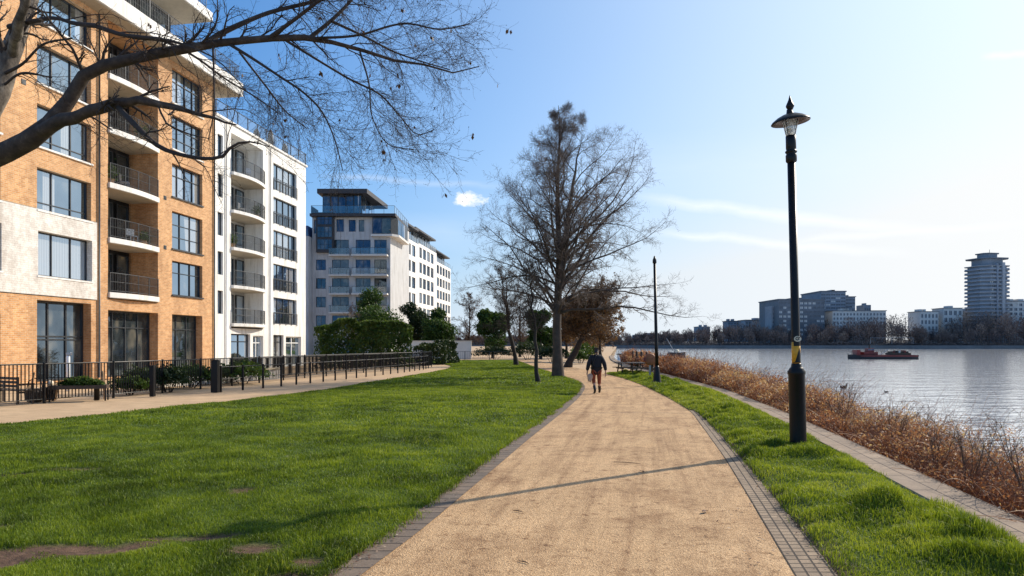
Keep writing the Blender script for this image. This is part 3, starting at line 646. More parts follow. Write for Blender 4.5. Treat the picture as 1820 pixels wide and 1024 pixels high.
# --- 4, 5: terraces stepping away along the river, lit flank
def side_block(name, y0, y1, x0, dx, h, lab, roofh, roofm='roof_dark', set_=1.6):
    L = math.hypot(y1-y0, dx); o = empty(name, (x0, y0, 0), math.atan2(y1-y0, dx), label=lab, cat='building')
    ops = []; z = h-6.2
    while z > 1:
        k = 0
        while k*3.4+3.0 < L: ops.append((k*3.4+.5, k*3.4+3.0, z+.3, z+2.4, .25)); k += 1
        z -= 3.05
    mb = MB(); facade(mb, 0, L, 0, h-3.1, ops); mb.quad((0, 11, 0), (0, 0, 0), (0, 0, h-3.1), (0, 11, h-3.1)); mb.quad((L, 0, 0), (L, 11, 0), (L, 11, h-3.1), (L, 0, h-3.1)); mb.quad((0, 0, h-3.1), (L, 0, h-3.1), (L, 11, h-3.1), (0, 11, h-3.1))
    mb.build('rendered_wall', MAT['white_render'], o)
    for q in ops: window(o, *q[:4], .18, 2, (), 'pane', t=.07)
    mb = MB(); mb.box(.3, L-.3, set_, 10.5, h-3.09, h-.35); mb.build('top_storey', MAT['frame_dark'], o)
    k = 0
    while k*2.2+2.1 < L-.5: window(o, .5+k*2.2, 2.5+k*2.2, h-2.95, h-.5, set_-.08, 2, (), 'pane', t=.07); k += 1
    mb = MB(); mb.prism([(-.6, .3), (L+.6, .3), (L+.6, 11), (-.6, 11)], h-.35, h-.35+roofh); mb.build('roof', MAT[roofm], o)
    glass_rail([(.1, .1), (L-.1, .1)], h-3.08, 1.1, o, 'terrace_railing', 1.8)
    return o
side_block('terrace_block', 125, 134.5, -19.3, 1.05, 24.5, 'narrow white terrace block with set-back glazed top, right behind the penthouse block', .35)
side_block('terrace_block', 136, 152, -18.7, 1.9, 25.2, 'long white terrace block with thin dark roof, stepping away along the river', .35)
side_block('terrace_block', 158, 182, -19, 2.6, 25.0, 'farthest low terrace block, last of the row at the left', .3)

# roof-top odds and ends, rainwater pipes, vents
for x_, h_ in ((29.2, 1.5), (31.6, 1.1), (27.0, .9)): MB().lathe([(.22, 17.63), (.28, 17.63+h_*.4), (.2, 17.63+h_*.8), (.05, 17.63+h_)], 10, (x_, .5)).build('roof_planter', MAT['wood_dark'], b2, True)
for b_, x_, z_ in ((b1, 9.98, 19.2), (b1, 20.45, 19.2), (b2, 21.9, 17.3), (b2, 28.1, 17.3)):
    MB().tube([(x_, -.08, .1), (x_, -.08, z_)], .05, 8).build('rainwater_pipe', MAT['rail_grey' if b_ is b1 else 'white_paint'], b_, True)
for x_, z_ in ((5.4, 13.9), (5.4, 10.9), (15.4, 13.6), (15.4, 10.7), (5.4, 16.8), (15.4, 7.7)):
    mb = MB(); mb.box(x_-.12, x_+.12, -.02, -.003, z_-.12, z_+.12)
    for q in range(3): mb.box(x_-.10, x_+.10, -.035, -.021, z_-.08+q*.065, z_-.05+q*.065)
    mb.build('air_vent', MAT['rail_grey'], b1)
def at_b(s, yy, z): o_ = Vector(bpos(26)); r_ = Matrix.Rotation(ROT, 4, 'Z'); return o_+r_ @ Vector((s, yy, z))
def pot(s, yy, z, label, seed, big=.35):
    p_ = at_b(s, yy, z); o = empty('potted_plant', p_, label=label, cat='plant'); MB().lathe([(.12, .01), (.17, .30), (.19, .32), (.15, .30)], 12).build('pot', MAT['wood_tan'], o, True)
    r = np.random.default_rng(seed); n = 380; c = np.array([0, 0, .32+big])+r.normal(size=(n, 3))*[big*.5, big*.5, big*.55]; A = r.normal(size=(n, 3)); A /= np.linalg.norm(A, axis=1, keepdims=True); B = np.cross(A, r.normal(size=(n, 3))); B /= np.linalg.norm(B, axis=1, keepdims=True)
    c[:, 2] = np.maximum(c[:, 2], .3); V = np.stack([c-A*.06, c+B*.03, c+A*.06, c-B*.03], 1).reshape(-1, 3); fast('foliage', V, np.arange(n*4).reshape(-1, 4), MAT['leaf_green'], o, np.repeat(np.clip(r.normal(.5, .2, n), 0, 1), 4))
def chair(s, yy, z, rz, label):
    o = empty('balcony_chair', at_b(s, yy, z), ROT+rz, label=label, cat='chair'); MB().box(-.23, .23, -.23, .23, .42, .46).build('seat', MAT['steel'], o); MB().box(-.23, .23, .2, .23, .5, .88).build('backrest', MAT['steel'], o)
    for a in (-.2, .2):
        for b in (-.2, .2): MB().box(a-.015, a+.015, b-.015, b+.015, .005, .418).build('leg', MAT['steel'], o)
pot(11.3, .3, 10.55, 'potted plant on the third brick-block balcony from the bottom', 1); pot(14.2, .5, 7.6, 'potted plant at the right end of the second brick-block balcony from the bottom', 2, .28); pot(26.5, .2, 11.4, 'potted plant on the second balcony from the top of the white block', 3); pot(23.2, .2, 8.75, 'potted plant on the middle balcony of the white block', 4, .3); pot(13.9, .4, 13.5, 'potted plant on the second brick-block balcony from the top', 5, .4)
chair(12.6, .5, 10.55, .5, 'metal chair on the third brick-block balcony from the bottom'); chair(13.2, .5, 7.6, -.4, 'metal chair on the second brick-block balcony from the bottom'); chair(24.6, .3, 11.4, .2, 'metal chair on the second balcony from the top of the white block'); chair(25.2, .3, 14.1, 2.6, 'metal chair on the top balcony of the white block')
# ---------------------------------------------------------------- fences, benches, planting on the left
def fence(name, pts, h, label, cat_, gap, post, mid=(), pr=.03, br=.008, mat='black_iron', bottom=True):
    """posts, and one panel of rails and bars between each two"""
    P = np.array(pts, float); L = np.r_[0, np.cumsum(np.hypot(*np.diff(P, axis=0).T))]
    n = max(1, int(round(L[-1]/post))); at_ = lambda s: (np.interp(s, L, P[:, 0]), np.interp(s, L, P[:, 1]))
    o = empty(name, (*at_(0), 0), label=label, cat=cat_); ox, oy = at_(0)
    for i in range(n+1):
        x, y = at_(L[-1]*i/n); x -= ox; y -= oy
        MB().box(x-pr, x+pr, y-pr, y+pr, -.05, h+.03).build('post', MAT[mat], o)
        if i == n: break
        x1, y1 = at_(L[-1]*(i+1)/n); x1 -= ox; y1 -= oy; mb = MB()
        for z, r in [(h-.02, .022)]+([(.12, .016)] if bottom else [])+[(m, .014) for m in mid]: mb.tube([(x, y, z), (x1, y1, z)], r, 6)
        if gap:
            d = math.hypot(x1-x, y1-y); k = max(2, int(d/gap))
            for j in range(1, k):
                t = j/k; a, b = x+(x1-x)*t, y+(y1-y)*t; mb.box(a-br, a+br, b-br, b+br, .12, h-.02)
        mb.build('panel', MAT[mat], o)
    return o
FA = [(-17.6, 15.0), (-15.3, 20.4), (-14.0, 23.0), (-13.45, 25.2), (-12.9, 28.5), (-12.4, 32), (-11.4, 38), (-9.6, 45), (-7.3, 52), (-6.6, 56)]
fence('railing_fence', FA, 1.25, 'long black vertical-bar railing in front of the apartment blocks', 'fence', .11, 2.4, br=.012)
FB = [(-11.35, 26.6), (-10.3, 30), (-9.2, 35), (-8.15, 40), (-7.2, 45), (-6.55, 50), (-6.5, 53)]
fence('railing_fence', [(-13.6, 33), (-12.9, 37), (-11.9, 42), (-10.4, 48), (-9.0, 52.5)], 1.15, 'second black vertical-bar railing set back behind the first, along the white block', 'fence', .10, 2.2, br=.013)
fence('handrail_fence', FB, .98, 'black handrail on slim posts along the promenade edge', 'fence', 0, 1.28, mid=(.5,), pr=.035, bottom=False)
fence('garden_railing', [(-14, 79), (-8, 81), (0, 82), (6, 82)], 1.0, 'low grey railing across the far end of the lawn', 'fence', .25, 3, pr=.04, mat='rail_grey')
b = empty('post', (-11.45, 26.35, 0), label='thick square black post where the promenade handrail begins', cat='post')
MB().box(-.13, .13, -.13, .13, 0, 1.22).build('shaft', MAT['black_iron'], b, bevel=.012); MB().box(-.145, .145, -.145, .145, 1.225, 1.26).build('cap', MAT['black_iron'], b)
b = empty('post', (-12.72, 24.15, 0), label='slim black post standing before the ivy shrubs', cat='post')
MB().box(-.075, .075, -.075, .075, 0, 1.08).build('shaft', MAT['black_iron'], b, bevel=.01); MB().box(-.085, .085, -.085, .085, 1.085, 1.11).build('cap', MAT['black_iron'], b)
b = empty('bollard', (-13.75, 22.6, 0), label='short black bollard at the end of the planter table', cat='bollard')
MB().lathe([(.085, 0), (.085, .50), (.095, .51), (.095, .56), (.06, .60)], 14).build('shaft', MAT['black_iron'], b, True)
b = empty('light_column', (*P3(121, 650, 27)[:2], 0), label='pale slim lamp column with a small angled head behind the railing', cat='lamp')
MB().lathe([(.07, 0), (.07, 1.35), (.05, 1.4)], 12).build('column', MAT['white_paint'], b, True)
MB().box(-.06, .14, -.05, .05, 1.42, 1.52).build('head', MAT['steel'], b, bevel=.01); MB().tube([(0, 0, 1.39), (.04, 0, 1.44)], .03, 8).build('neck', MAT['steel'], b)
# bench, at the left edge
def bench(loc, rz, label, L=1.9):
    o = empty('bench', loc, rz, label=label, cat='bench')
    mb = MB()
    for i in range(4): mb.box(-L/2, L/2, -.24+i*.115, -.14+i*.115, .40, .435)
    mb.build('seat', MAT['wood_dark'], o); mb = MB()
    for i in range(3): mb.box(-L/2, L/2, .235+i*.02, .262+i*.02, .52+i*.12, .60+i*.12)
    mb.build('backrest', MAT['wood_dark'], o)
    for x in (-L/2+.1, L/2-.1):
        mb = MB(); mb.box(x-.03, x+.03, -.25, -.19, 0, .395); mb.box(x-.03, x+.03, .17, .23, 0, .84); mb.box(x-.03, x+.03, -.19, .17, .33, .385); mb.build('leg', MAT['wood_dark'], o)
        mb = MB(); mb.box(x-.035, x+.035, -.26, .168, .60, .635); mb.box(x-.03, x+.03, -.25, -.20, .437, .598); mb.build('armrest', MAT['wood_dark'], o)
    return o
gx, gy = G(18, 716); bench((gx, gy, 0), R(-28+180), 'dark timber bench at the left edge, in front of the railing')
# tub with tools, sack barrow frame and planter table
gx, gy = G(62, 714)
o = empty('wicker_basket', (gx, gy, 0), label='dark round wicker basket between the bench and the planter table', cat='basket')
MB().lathe([(.20, 0), (.27, .12), (.29, .30), (.26, .40), (.275, .42), (.24, .42)], 18).build('tub', MAT['wood_dark'], o); MB().tube([(-.26, 0, .41), (-.2, 0, .66), (0, 0, .76), (.2, 0, .66), (.26, 0, .41)], .016, 6).build('handle', MAT['wood_dark'], o)
gx, gy = G(88, 712)
o = empty('wicker_basket', (gx, gy, 0), label='tan slatted basket with a pale ball on top beside the planter table', cat='basket')
mb = MB()
for i in range(12):
    a = i*math.pi/6; mb.tube([(.17*math.cos(a), .17*math.sin(a), 0), (.24*math.cos(a), .24*math.sin(a), .46)], .018, 5)
mb.build('slats', MAT['wood_tan'], o); MB().lathe([(.16, .02), (.20, .25), (.235, .44)], 16).build('liner', MAT['wood_dark'], o)
gx, gy = G(92, 711)
tag(MB().lathe([(.02, -.10), (.08, -.06), (.10, 0), (.08, .06), (.02, .1)], 14).build('ball', MAT['cream'], None, True), 'pale ball resting on the tan slatted basket', 'ball').location = (G(88, 712)[0]+.03, G(88, 712)[1], .57)
for u, lab, dx in ((51, 'tan timber stake leaning beside the bench', .14), (186, 'tan timber stake leaning past the bollard, left of the shrubs', -.1)):
    gx, gy = G(u, 715 if u < 100 else 710); s = MB().tube([(0, 0, 0), (dx, .05, .95)], .03, 6).build('stake', MAT['wood_tan']); s.location = (gx, gy, 0); tag(s, lab, 'stake')
def leaves(n, cen, rad, size, lob=.35, seed=0, flat=1.0, shell=.55, top=True):
    """scattered leaf quads filling an uneven volume -> V, F, tone"""
    r = np.random.default_rng(seed)
    d = r.normal(size=(n, 3)); d /= np.linalg.norm(d, axis=1, keepdims=True)
    if top: d[:, 2] = np.where(d[:, 2] < -.4, -d[:, 2]*.6, d[:, 2])
    bump_ = 1+lob*(vnoise(d[:, 0]*2.3+d[:, 2]*1.7, d[:, 1]*2.3-d[:, 2], 1.6, seed+1)-.5)*2
    q = r.random(n)**(1/3)*(1-shell)+shell*r.random(n)**.25
    c = np.array(cen)+d*np.array(rad)*(bump_*q)[:, None]
    a = r.normal(size=(n, 3)); a /= np.linalg.norm(a, axis=1, keepdims=True)+1e-9
    b = np.cross(a, r.normal(size=(n, 3))); b /= np.linalg.norm(b, axis=1, keepdims=True)+1e-9
    s = size*(.55+.9*r.random(n))[:, None]
    V = np.stack([c-a*s, c+b*s*.45, c+a*s, c-b*s*.45], 1).reshape(-1, 3); F = np.arange(n*4).reshape(-1, 4)
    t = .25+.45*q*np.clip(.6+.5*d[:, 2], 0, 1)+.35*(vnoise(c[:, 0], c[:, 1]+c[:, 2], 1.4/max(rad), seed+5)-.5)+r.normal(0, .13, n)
    return V, F, np.repeat(np.clip(t, 0, 1), 4)
def shrub(name, loc, rad, n, size, mat, label, cat_='shrub', group=None, seed=0, stems=6, lob=.4):
    o = empty(name, (loc[0], loc[1], 0), label=label, cat=cat_, group=group)
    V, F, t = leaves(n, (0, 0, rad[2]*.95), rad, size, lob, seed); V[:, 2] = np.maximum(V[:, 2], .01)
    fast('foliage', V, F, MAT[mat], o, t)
    r = np.random.default_rng(seed+9); mb = MB()
    for i in range(stems):
        a = r.random()*6.28; x, y = rad[0]*.5*math.cos(a), rad[1]*.5*math.sin(a)
        mb.tube([(x*.3, y*.3, 0), (x*.7, y*.7, rad[2]*.6), (x, y, rad[2]*1.3)], [.025, .018, .008], 5)
    mb.build('stem', MAT['twig'], o); return o
gx, gy = G(133, 713.5)
o = empty('planter_table', (gx+.05, gy+.15, 0), R(20), label='raised planter table on thin black legs full of green leaves', cat='planter')
MB().box(-.82, .82, -.25, .25, .40, .52).build('trough', MAT['wood_dark'], o)
for x in (-.78, .78):
    for y in (-.2, .2): MB().box(x-.02, x+.02, y-.02, y+.02, 0, .398).build('leg', MAT['black_iron'], o)
MB().tube([(-.82, -.22, .6), (-.82, -.22, .78), (-.1, -.22, .78)], .014, 6).build('hoop', MAT['black_iron'], o)
V, F, t = leaves(2600, (.12, 0, .54), (.72, .25, .24), .05, .35, 41); V[:, 2] = np.maximum(V[:, 2], .5)
o2 = empty('trough_plants', (gx+.05, gy+.15, 0), R(20), label='row of low green leafy plants growing in the planter table', cat='plant'); fast('foliage', V, F, MAT['leaf_green'], o2, t)
def at_uv(u, v): return G(u, v)
SH = [('bright', (-14.0, 25.0), (.62, .5, .36), 2600, .06, 'leaf_green', 'bright yellow-green bushy shrub behind the railing, left of the slim post'),
      ('dark', (-13.3, 26.4), (.8, .6, .55), 2600, .065, 'leaf_evergreen', 'dark evergreen shrub behind the slim black post'),
      ('mid', (-13.7, 29.0), (1.3, .8, .5), 3200, .07, 'leaf_green', 'mid green spreading shrub between the two black posts')]
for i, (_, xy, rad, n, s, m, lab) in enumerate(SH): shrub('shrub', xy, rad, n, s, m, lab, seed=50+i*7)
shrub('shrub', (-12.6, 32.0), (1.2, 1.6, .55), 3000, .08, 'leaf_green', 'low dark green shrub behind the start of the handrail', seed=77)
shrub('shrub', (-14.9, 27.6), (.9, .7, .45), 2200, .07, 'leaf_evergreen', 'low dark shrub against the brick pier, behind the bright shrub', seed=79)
# low cream planter wall behind the shrubs
o = empty('planter_wall', (-15.6, 28.2, 0), R(70), label='low cream planter wall behind the shrubs', cat='wall'); MB().box(0, 9, -.15, .15, 0, .52).build('wall', MAT['pale_render'], o); MB().box(-.05, 9.05, -.2, .2, .522, .6).build('coping', MAT['cream'], o)
# tall clipped hedge
def hedge(name, a, b, wid, h, n, size, mat, label, seed):
    o = empty(name, (*a, 0), math.atan2(b[1]-a[1], b[0]-a[0]), label=label, cat='hedge'); L = math.hypot(b[0]-a[0], b[1]-a[1]); r = np.random.default_rng(seed)
    x = r.random(n)*L; f = r.random(n); hh = h*(.74+.38*vnoise(x, 0*x, .45, seed)+.2*vnoise(x, 0*x, 1.5, seed+1))
    y = np.where(f < .45, -wid/2+np.abs(r.normal(0, .15, n)), np.where(f < .6, wid/2-np.abs(r.normal(0, .15, n)), (r.random(n)-.5)*wid)); z = np.where(f < .6, r.random(n)*hh, hh-np.abs(r.normal(0, .2, n)))
    y += .9*(vnoise(x, z, .7, seed+2)-.5)
    c = np.stack([x, y, np.maximum(z, .03)], -1); A = r.normal(size=(n, 3)); A /= np.linalg.norm(A, axis=1, keepdims=True); B = np.cross(A, r.normal(size=(n, 3))); B /= np.linalg.norm(B, axis=1, keepdims=True); s = size*(.5+r.random(n))[:, None]
    V = np.stack([c-A*s, c+B*s*.45, c+A*s, c-B*s*.45], 1).reshape(-1, 3)
    t = np.clip(.3+.35*z/h+.6*(vnoise(x, z, 1.6, seed+3)-.5)+r.normal(0, .14, n), 0, 1)
    fast('foliage', V, np.arange(n*4).reshape(-1, 4), MAT[mat], o, np.repeat(t, 4))
    mb = MB()
    for i in range(int(L/1.2)): mb.tube([(.6+i*1.2, 0, 0), (.6+i*1.2+r.normal(0, .1), 0, h*.8)], [.05, .02], 5)
    mb.build('stem', MAT['twig'], o); return o
hedge('hedge', (-15.2, 53), (-8.6, 57.5), 1.6, 3.4, 16000, .13, 'leaf_green', 'tall green hedge beyond the white block, behind the railing', 91)
hedge('hedge', (-8.2, 60), (-5.6, 66), 1.2, 1.9, 5000, .13, 'leaf_evergreen', 'shorter dark hedge at the end of the handrail', 95)
# pale garden wall between hedge and trees
o = empty('garden_wall', (-13.5, 84, 0), 0, label='pale garden wall behind the far low railing', cat='wall'); MB().box(0, 8.5, 0, .3, 0, 2.2).build('wall', MAT['pale_render'], o); MB().box(-.06, 8.56, -.05, .35, 2.203, 2.3).build('coping', MAT['slab_stone'], o)
# ---------------------------------------------------------------- trees
def curve_pts(pts, k):
    """smooth curve through points, k samples; last columns may be radii"""
    P = np.array(pts, float); n = len(P); L = np.r_[0, np.cumsum(np.linalg.norm(np.diff(P[:, :3], axis=0), axis=1))]; s = np.linspace(0, L[-1], k)
    T = np.gradient(P, L, axis=0); i = np.clip(np.searchsorted(L, s)-1, 0, n-2); h = (L[i+1]-L[i])[:, None]; t = ((s-L[i])[:, None])/h
    return (2*t**3-3*t**2+1)*P[i]+(t**3-2*t**2+t)*h*T[i]+(-2*t**3+3*t**2)*P[i+1]+(t**3-t**2)*h*T[i+1]
def spawn(P, Rr, per, t0, t1, ang, lmin, lmax, k, rf, r, up=0.0, jit=.25, bias=None, taper=.35, rmin=.002, relen=0.0):
    """grow `per` side shoots on every parent branch"""
    n, kp, _ = P.shape; m = n*per; pi = np.repeat(np.arange(n), per)
    t = t0+(t1-t0)*((np.tile(np.arange(per), n)+r.random(m))/per); x = t*(kp-1); i = np.minimum(x.astype(int), kp-2); f = (x-i)[:, None]
    base = P[pi, i]*(1-f)+P[pi, i+1]*f; rad = Rr[pi, i]*(1-f[:, 0])+Rr[pi, i+1]*f[:, 0]
    T = P[pi, i+1]-P[pi, i]; T /= np.linalg.norm(T, axis=1, keepdims=True)+1e-9
    q = r.normal(size=(m, 3)); q -= T*(q*T).sum(1, keepdims=True); q /= np.linalg.norm(q, axis=1, keepdims=True)+1e-9
    a = (ang*(.7+.6*r.random(m)))[:, None]; d = T*np.cos(a)+q*np.sin(a)
    if bias is not None: d = d+np.array(bias); d /= np.linalg.norm(d, axis=1, keepdims=True)
    ln = (lmin+(lmax-lmin)*r.random(m))*(1-relen*t)
    out = [base]; st = (ln/(k-1))[:, None]
    for j in range(k-1):
        d = d+r.normal(0, jit, (m, 3)); d[:, 2] += up; d /= np.linalg.norm(d, axis=1, keepdims=True); out.append(out[-1]+d*st)
    Q = np.stack(out, 1); r0 = np.maximum(rad*rf, rmin)
    return Q, np.maximum(r0[:, None]*np.linspace(1, taper, k)[None], rmin*.7)
k = N('bark_grey'); p = k.co()
c = k.ramp(k.noise(k.map(p, (1, 1, .45)), 7, 5, .7), [(.32, (.035, .028, .022)), (.48, (.11, .088, .068)), (.66, (.26, .22, .175))])
k.P(Base_Color=c, Roughness=.9, Normal=k.bump(k.noise(p, 18, 5, .7), .7, .02)); MAT['bark_grey'] = k.m
k = N('bark_limb'); p = k.co()
c = k.ramp(k.noise(p, 8, 5, .7), [(.3, (.022, .015, .012)), (.55, (.065, .045, .033)), (.75, (.14, .105, .075))])
k.P(Base_Color=c, Roughness=.85, Normal=k.bump(k.noise(p, 22, 5, .7), .6, .012)); MAT['bark_limb'] = k.m
# --- foreground tree: limbs as (photo u, v, distance, width in photo pixels), standing on the lawn at the left
BASE = (-8.05, 8.0)
def limb(rows_, k=22):
    q = []
    for u, v, y, wpx in rows_: q.append((*P3(u, v, y), wpx*.40*y/FOC))
    c = curve_pts(q, k); return c[:, :3], np.maximum(c[:, 3], .004)
LIMBS = [
 [(-105, 330, 8.0, 62), (-40, 292, 7.9, 52), (30, 262, 7.8, 44), (85, 224, 7.7, 40), (118, 182, 7.7, 30), (150, 132, 7.7, 27), (200, 112, 7.6, 25), (255, 102, 7.6, 23), (320, 88, 7.5, 20), (385, 76, 7.5, 17), (470, 69, 7.4, 14), (555, 68, 7.4, 12), (635, 90, 7.4, 8), (700, 108, 7.5, 6), (780, 122, 7.6, 4), (822, 134, 7.6, 3), (852, 118, 7.6, 2)],
 [(362, 80, 7.5, 15), (385, 64, 7.6, 13), (430, 42, 7.7, 11), (480, 22, 7.9, 9), (545, 6, 8.0, 8), (640, -22, 8.2, 5), (740, -40, 8.3, 3)],
 [(475, 70, 7.4, 10), (500, 52, 7.3, 9), (530, 30, 7.2, 8), (575, -4, 7.1, 7), (660, -50, 7, 5)],
 [(552, 66, 7.4, 10), (585, 40, 7.5, 9), (612, 14, 7.6, 8), (640, -16, 7.7, 7), (720, -60, 7.9, 5)],
 [(405, 77, 7.5, 8), (455, 108, 7.3, 7), (500, 138, 7.2, 6), (540, 165, 7.1, 5), (575, 203, 7.0, 4), (597, 255, 7.0, 3), (609, 303, 7.0, 2)],
 [(508, 72, 7.4, 6), (560, 104, 7.5, 5), (620, 140, 7.7, 4.5), (680, 172, 7.8, 4), (712, 208, 7.9, 3), (745, 240, 7.9, 2.5), (772, 230, 7.9, 2)],
 [(590, 38, 7.5, 6), (650, 66, 7.7, 5), (700, 92, 7.9, 4), (745, 108, 8.0, 3), (800, 124, 8.0, 2)],
 [(640, 93, 7.4, 5), (656, 150, 7.2, 4), (664, 215, 7.1, 3), (692, 258, 7.1, 2), (735, 266, 7.1, 2)],
 [(425, 92, 7.5, 5), (470, 150, 7.8, 4), (510, 200, 8.0, 3), (545, 228, 8.1, 2)],
 [(560, 68, 7.4, 6), (640, 62, 7.0, 5), (720, 42, 6.8, 4), (790, 52, 6.7, 3), (835, 42, 6.7, 2)],
 [(60, 242, 7.75, 34), (100, 220, 7.6, 30), (145, 203, 7.5, 27), (195, 186, 7.4, 24), (245, 181, 7.3, 18), (290, 186, 7.3, 14), (340, 200, 7.2, 10), (382, 212, 7.2, 6), (420, 222, 7.2, 3)],
 [(205, 186, 7.4, 13), (240, 222, 7.1, 12), (282, 260, 7.0, 11), (330, 277, 6.9, 9), (365, 282, 6.9, 8), (398, 277, 6.9, 7), (412, 260, 6.9, 6), (445, 252, 6.9, 4), (480, 262, 6.9, 2)],
 [(-105, 330, 8.0, 66), (-55, 255, 8.1, 52), (-10, 180, 8.2, 46), (14, 110, 8.3, 42), (35, 50, 8.4, 34), (58, -10, 8.5, 28), (75, -90, 8.7, 22), (120, -220, 9, 12)],
 [(18, 100, 8.3, 24), (32, 40, 7.9, 20), (48, -10, 7.7, 17), (70, -80, 7.4, 14), (110, -180, 7.2, 9)],
 [(16, 48, 8.2, 12), (60, 38, 7.9, 10), (100, 32, 7.7, 8), (132, 42, 7.6, 9), (170, 46, 7.5, 11), (200, 57, 7.4, 10), (228, 64, 7.3, 9), (290, 70, 7.2, 7), (335, 82, 7.1, 5), (390, 110, 7.0, 3), (440, 165, 7, 2)],
 [(10, 130, 8.2, 8), (42, 112, 8.0, 6), (75, 80, 7.9, 5), (128, 68, 7.8, 4)],
 [(6, 152, 8.2, 6), (40, 130, 8.0, 5), (92, 138, 7.9, 3)],
 [(236, 66, 7.3, 9), (300, 76, 7.6, 6), (345, 100, 7.8, 5), (400, 140, 8.0, 4), (450, 170, 8.1, 3), (500, 205, 8.1, 2)],
 [(378, 74, 7.5, 5), (380, 130, 7.4, 4), (379, 205, 7.3, 3), (370, 250, 7.3, 2)],
 [(60, 250, 7.8, 7), (155, 205, 7.9, 5), (200, 232, 8, 3)],
]
rt = np.random.default_rng(11)
Ls = [limb(l) for l in LIMBS]
tree = empty('bare_tree', (BASE[0], BASE[1], 0), label='big bare tree at the left edge, long dark limbs reaching over the lawn', cat='tree')
off = np.array([BASE[0], BASE[1], 0])
tr = curve_pts([(BASE[0], BASE[1], -.1, .36), (BASE[0]+.05, BASE[1], .8, .29), (BASE[0]+.35, BASE[1], 2.2, .26), (*P3(-105, 330, 8.0), .245)], 14)
parts = [tubes(tr[None, :, :3]-off, tr[None, :, 3], 14)]
V, F = cat(parts); fast('trunk', V, F, MAT['bark_grey'], tree, smooth=True)
for i, (P, r_) in enumerate(Ls):
    if r_[0] < .05 and i not in (13,): continue
    P = P.copy(); w_ = np.linspace(0, 1, len(P)); P[1:-1] += rt.normal(0, .010, (len(P)-2, 3)); Ls[i] = (P, r_)
    V, F = tubes((P-off)[None], (r_*(1+rt.normal(0, .05, len(r_))))[None], 10); fast('limb', V, F, MAT['bark_grey' if i in (12, 13) else 'bark_limb'], tree, smooth=True)
Pm = np.stack([p for p, _ in Ls]); Rm = np.stack([r_ for _, r_ in Ls])
small = [i for i, (_, r_) in enumerate(Ls) if r_[0] < .05 and i != 13]
bi = (.16, 0, -.10)
o1 = [0, 1, 2, 3, 4, 5, 6, 7, 8, 9, 17]; o2 = [10, 11, 14, 15, 16, 18, 19, 12, 13]
a1 = spawn(Pm[o1], Rm[o1], 23, .32, .95, R(42), .20, .72, 8, .36, rt, -.03, .16, bi, .3, .0024)
sel = [0]; a1b = spawn(Pm[o2], Rm[o2], 9, .3, .98, R(50), .25, .8, 7, .4, rt, -.02, .2, (.12, 0, 0), .3, .0028)
a2 = spawn(*a1, 9, .15, 1, R(42), .12, .38, 6, .6, rt, -.015, .22, (.06, 0, -.05), .4, .0015); a2b = spawn(*a1b, 6, .2, 1, R(45), .1, .32, 5, .6, rt, 0, .25, None, .4, .002)
a3 = spawn(*a2, 4, .25, 1, R(48), .04, .14, 4, .7, rt, .03, .25, None, .5, .0011); a3b = spawn(*a2b, 3, .3, 1, R(48), .04, .12, 4, .7, rt, .03, .25, None, .5, .0016)
parts = [tubes(Pm[small]-off, Rm[small], 6)]+[tubes(P-off, r_, 4 if j < 2 else 3) for j, (P, r_) in enumerate((a1, a1b, a2, a2b, a3, a3b))]
V, F = cat(parts); fast('crown', V, F, MAT['twig'], tree)
# buds on the twig ends and a few leaves still hanging
tips = np.concatenate([a2[0][:, -1], a3[0][::2, -1], a2b[0][::2, -1]])-off; n = len(tips); s = .004+.005*rt.random(n)
D = rt.normal(size=(n, 3)); D /= np.linalg.norm(D, axis=1, keepdims=True); E_ = np.cross(D, rt.normal(size=(n, 3))); E_ /= np.linalg.norm(E_, axis=1, keepdims=True)
V = np.stack([tips-D*s[:, None], tips+E_*s[:, None]*.6, tips+D*s[:, None], tips-E_*s[:, None]*.6], 1).reshape(-1, 3); fast('buds', V, np.arange(n*4).reshape(-1, 4), MAT['twig'], tree)
pick = rt.choice(len(a2[0]), 45, replace=False); VV, FF, TT = [], [], []
for j, q in enumerate(pick):
    b = a2[0][q, -1]-off
    for m_ in range(rt.integers(1, 5)):
        d = np.array([rt.normal(0, .3), rt.normal(0, .3), -1.0]); d /= np.linalg.norm(d); l = .05+.05*rt.random(); e = np.cross(d, rt.normal(size=3)); e /= np.linalg.norm(e); l *= .6; c0 = b+rt.normal(0, .012, 3)
        VV += [c0, c0+d*l*.5+e*l*.3, c0+d*l, c0+d*l*.5-e*l*.3]
V = np.array(VV); fast('hanging_leaves', V, np.arange(len(V)).reshape(-1, 4), MAT['leaf_brown'], tree, np.repeat(rt.random(len(V)//4)*.3, 4))

